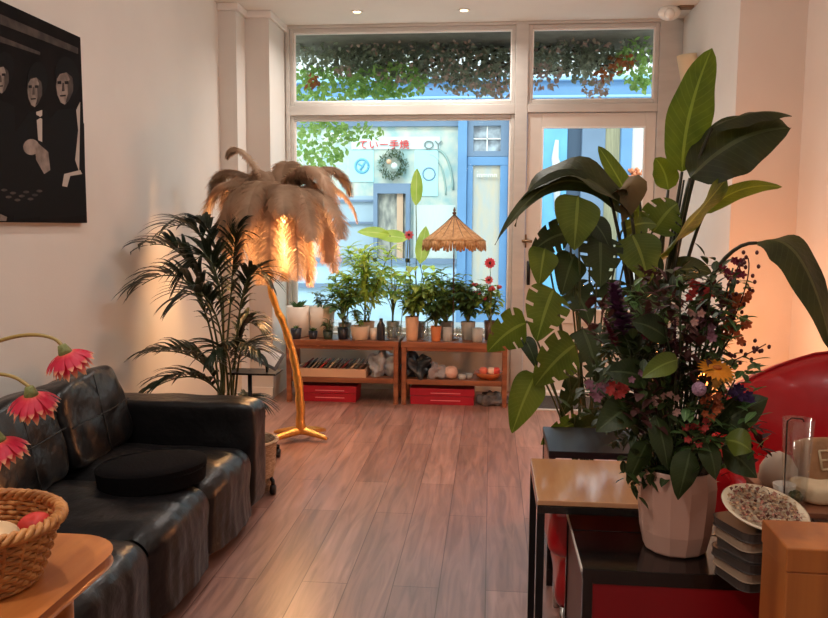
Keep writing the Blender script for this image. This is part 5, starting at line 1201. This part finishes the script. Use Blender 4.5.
# ------------------------------------------------------------------ bowl, plates, glass and wooden block at the lower right
cz = nz_ + .001
pl = mat('stone_plate', (148, 124, 102), rough=.5, var=.15, vscale=10); pg = mat('grey_plate', (62, 52, 46), rough=.5, var=.1)
pcn = at(762, 508, Y=2.27); pcn = Vector((pcn.x, pcn.y, cz)); bzz = at(759, 512, Y=2.25).z; sh = (bzz - .03 - cz) / 6
for k in range(6):
    s_ = .1 + .004 * ((k * 7) % 3); o = MB().prism(rrect(-s_, s_, -s_ * .8, s_ * .8, .03, 4), lambda a, b, dd, k=k: Vector((pcn.x + a * cos(.3 + .05 * (k * 5 % 4)) - b * sin(.3 + .05 * (k * 5 % 4)), pcn.y + a * sin(.3 + .05 * (k * 5 % 4)) + b * cos(.3 + .05 * (k * 5 % 4)), cz + .001 + sh * k + dd)), sh - .003).build('stone_tile', [pg, pl, pg, pg, pl, pg][k], None, smooth=False, bevel=.003)
    lab(o, ['dark grey slab at the bottom of the stack right of the vase', 'pale slab second from the bottom of the stack right of the vase', 'grey slab third from the bottom of the stack right of the vase', 'dark grey slab fourth from the bottom of the stack right of the vase', 'pale slab just below the topmost in the stack right of the vase', 'grey slab topmost under the potpourri bowl'][k], 'slab', 'stacked slabs beside the vase')
bz = bzz - .012; bcn = Vector((pcn.x - .0, pcn.y - .01, bz)); Mt = Matrix.Rotation(radians(15), 3, 'X') @ Matrix.Rotation(radians(6), 3, 'Y')
t = thing('potpourri_bowl', bcn, 'shallow cream bowl of dried petals tilted on the stacked slabs', 'bowl')
MB().lathe([(.05, -.012), (.06, -.01), (.115, .022), (.118, .026), (.112, .027), (.058, -.002), (.001, -.004)], bcn, 36, M=Mt).build('bowl', mat('cream_bowl', (226, 206, 176), rough=.4), t)
mb = MB()
for k in range(420):
    a = rnd(0, 2 * pi); r = .1 * rnd(0, 1) ** .5; q = Vector((r * cos(a), r * sin(a), .008 + .1 * r + rnd(0, .012))); d_ = Vector((rnd(-1, 1), rnd(-1, 1), rnd(0, .6))).normalized() * rnd(.008, .02)
    mb.leaf([bcn + Mt @ q, bcn + Mt @ (q + d_ * .5 + Vector((0, 0, .004))), bcn + Mt @ (q + d_)], .006, nu=2, nv=1, mi=k % 3)
o = mb.build('dried_petals', [mat('petal_pink', (170, 112, 92), rough=.8), mat('petal_brown', (104, 60, 46), rough=.8), mat('petal_cream', (190, 150, 112), rough=.8)], t); o['kind'] = 'stuff'
# orange wood block
oz = .80; pA = at(787, 548, Z=oz); pB = at(762, 519, Z=oz)
dv = (pB - pA); dv.z = 0; d1 = dv.normalized(); d2 = Vector((-d1.y, d1.x, 0)); d2 = -d2 if d2.x < 0 else d2
ang = math.atan2(d2.y, d2.x); blm = mat('orange_wood_block', (190, 112, 50), rough=.4, col2=(148, 80, 36), vscale=9, stretch=(1, 1, .06), coat=.15)
t = thing('wooden_plinth', pA + Vector((0, 0, -oz)), 'solid orange brown wooden plinth corner in the lower right foreground', 'plinth')
W, D_ = .42, dv.length
cpl = pA + d2 * W / 2 + d1 * D_ / 2
MB().box((cpl.x, cpl.y, oz - .03), (W, D_, .06), ang).build('top_slab', blm, t, smooth=False, bevel=.004)
MB().box((cpl.x, cpl.y, (oz - .06) / 2), (W - .006, D_ - .006, oz - .06), ang).build('body', blm, t, smooth=False, bevel=.004)
# tall glass with herbs and wires, small white cup, paper wraps behind
gz_ = nz_ + .001
gy = 2.46; g0 = at(795, 506, Y=gy); tray_z = g0.z
# a small riser shelf carries the glass and the wrapped bread
t = thing('display_riser', (g0.x + .12, gy + .12, nz_), 'low wooden riser behind the plinth under the tall glass and wrapped parcels', 'riser')
rx0, rx1 = g0.x - .055, nx1 - .01
B('shelf_board', mat('bench_wood', (158, 88, 50)), t, (rx0, rx1, gy - .06, min(ny1 - .01, gy + .36), tray_z - .016, tray_z), bevel=.002)
for x in (rx0 + .01, rx1 - .03): B('side', mat('bench_wood', (158, 88, 50)), t, (x, x + .02, gy - .05, min(ny1 - .02, gy + .34), nz_ + .0015, tray_z - .0165))
h_ = at(790, 419, Y=gy).z - tray_z
c = Vector((at(794, 500, Y=gy).x, gy, tray_z + .001))
t = thing('tall_glass_vase', c, 'tall clear glass tumbler with pebbles and a wire loop at the right edge', 'vase')
MB().lathe([(.032, 0), (.034, .008), (.046, h_), (.043, h_), (.031, .014), (.001, .012)], c, 28).build('glass_wall', glass_mat('tumbler_glass', (251, 250, 248), .45), t)
MB().tube([c + Vector((-.03, 0, .02)), c + Vector((-.033, 0, h_ * .97)), c + Vector((-.02, 0, h_ * 1.01)), c + Vector((.012, 0, h_)), c + Vector((.016, .0, h_ * .97))], .0025, 5).build('wire_loop', mat('dark_twig', (52, 32, 24)), t)
mb = MB()
for k in range(30): mb.ball(c + Vector((rnd(-.02, .02), rnd(-.02, .02), .02 + rnd(0, .02))), .008, 6, 5)
mb.build('pebbles', mat('moss_pebbles', (84, 88, 54), rough=.8, var=.3), t)
c = Vector((at(781, 500, Y=gy + .06).x, gy + .04, tray_z + .001))
lathe_thing('espresso_cup', [(.02, 0), (.024, .004), (.034, .055), (.031, .055), (.02, .01), (.001, .008)], c, wht, 'small white cup left of the tall glass', 'cup')
c = Vector((at(778, 478, Y=gy + .2).x, gy + .2, tray_z + .001))
lathe_thing('paper_shade', [(.05, 0), (.06, .02), (.058, .06), (.035, .1), (.001, .115)], c, mat('cream_paper', (216, 196, 176), rough=.7, transl=.2), 'pale rounded dome behind the tall glass at the right', 'dome')
# wrapped parcels with lettering
pk = mat('brown_wrap', (176, 128, 88), rough=.6, var=.15, vscale=9, bump=.4, bscale=20); ck = mat('cream_wrap', (222, 196, 158), rough=.7, var=.08, bump=.5, bscale=14)
pcx = at(822, 478, Y=gy + .22)
t = thing('printed_parcel', (pcx.x, gy + .22, tray_z), 'brown wrapped parcel with pale printed letter behind the tall glass', 'parcel')
Mp = Matrix.Rotation(.25, 3, 'Z') @ Matrix.Rotation(-.35, 3, 'X')
cpk = Vector((pcx.x + .03, gy + .22, tray_z + .085))
MB().cushion(cpk, (.24, .07, .15), 8, 10, M=Mp, wr=.006).build('wrap', pk, t)
cu = []
def seg(a, b): return MB().tube([cpk + Mp @ Vector((a[0], -.039, a[1])), cpk + Mp @ Vector((b[0], -.039, b[1]))], .005, 5)
mb = MB()
for a, b_ in (((-.07, -.03), (-.07, .03)), ((-.07, .03), (-.03, .03)), ((-.07, 0), (-.035, 0)), ((-.07, -.03), (-.03, -.03)), ((-.015, .03), (-.015, -.03)), ((-.015, -.03), (.02, -.03))):
    mb.tube([cpk + Mp @ Vector((a[0], -.038, a[1])), cpk + Mp @ Vector((b_[0], -.038, b_[1]))], .004, 5)
mb.build('printed_letter', ck, t)
cw = Vector((at(818, 500, Y=gy + .08).x + .02, gy + .07, tray_z + .03))
o = MB().cushion(cw, (.2, .13, .055), 3.5, 12, wr=.02, seed=3).build('folded_napkin', ck, None); lab(o, 'crumpled cream paper bundle right of the tall glass', 'paper bundle')

# ------------------------------------------------------------------ daylight
w = bpy.data.worlds.new('sky'); SC.world = w; w.use_nodes = True
nt = w.node_tree; N = nt.nodes; L = nt.links
bg = N['Background']
tc = N.new('ShaderNodeTexCoord'); sx = N.new('ShaderNodeSeparateXYZ'); L.new(tc.outputs['Generated'], sx.inputs[0])
r = N.new('ShaderNodeValToRGB'); r.color_ramp.elements[0].position = 0; r.color_ramp.elements[0].color = (.97, .99, 1, 1); r.color_ramp.elements[1].position = .8; r.color_ramp.elements[1].color = (.8, .9, 1, 1)
L.new(sx.outputs['Z'], r.inputs[0]); L.new(r.outputs[0], bg.inputs[0]); bg.inputs[1].default_value = SKY
su = bpy.data.lights.new('sun', 'SUN'); su.energy = SUN; su.angle = radians(12); su.color = (1, .96, .9)
so = bpy.data.objects.new('sun', su); COL.objects.link(so); so.rotation_euler = (radians(48), 0, radians(-15))
# portal helping the window light
for nm, (x0, x1, z0, z1) in (('portal', (xa0, xr1, .3, zt + .05)),):
    ld = bpy.data.lights.new(nm, 'AREA'); ld.shape = 'RECTANGLE'; ld.size = x1 - x0; ld.size_y = z1 - z0; ld.cycles.is_portal = True
    lo = bpy.data.objects.new('window_portal', ld); COL.objects.link(lo); lo.location = ((x0 + x1) / 2, YW + .2, (z0 + z1) / 2); lo.rotation_euler = (radians(-90), 0, 0)

cam = bpy.data.cameras.new('camera'); co = bpy.data.objects.new('camera', cam); COL.objects.link(co); SC.camera = co
cam.sensor_width = 36; cam.lens = F / 828 * 36; cam.clip_start = .05
co.matrix_world = Matrix.Translation(CAM) @ ROT.to_4x4()
vs = SC.view_settings; vs.view_transform = 'Standard'; vs.look = 'None'; vs.gamma = 1; vs.use_curve_mapping = False; vs.exposure = EXPO
SC.cycles.max_bounces = 8; SC.cycles.diffuse_bounces = 4; SC.cycles.glossy_bounces = 3; SC.cycles.transparent_max_bounces = 16; SC.cycles.sample_clamp_indirect = 4
SC.cycles.use_denoising = True
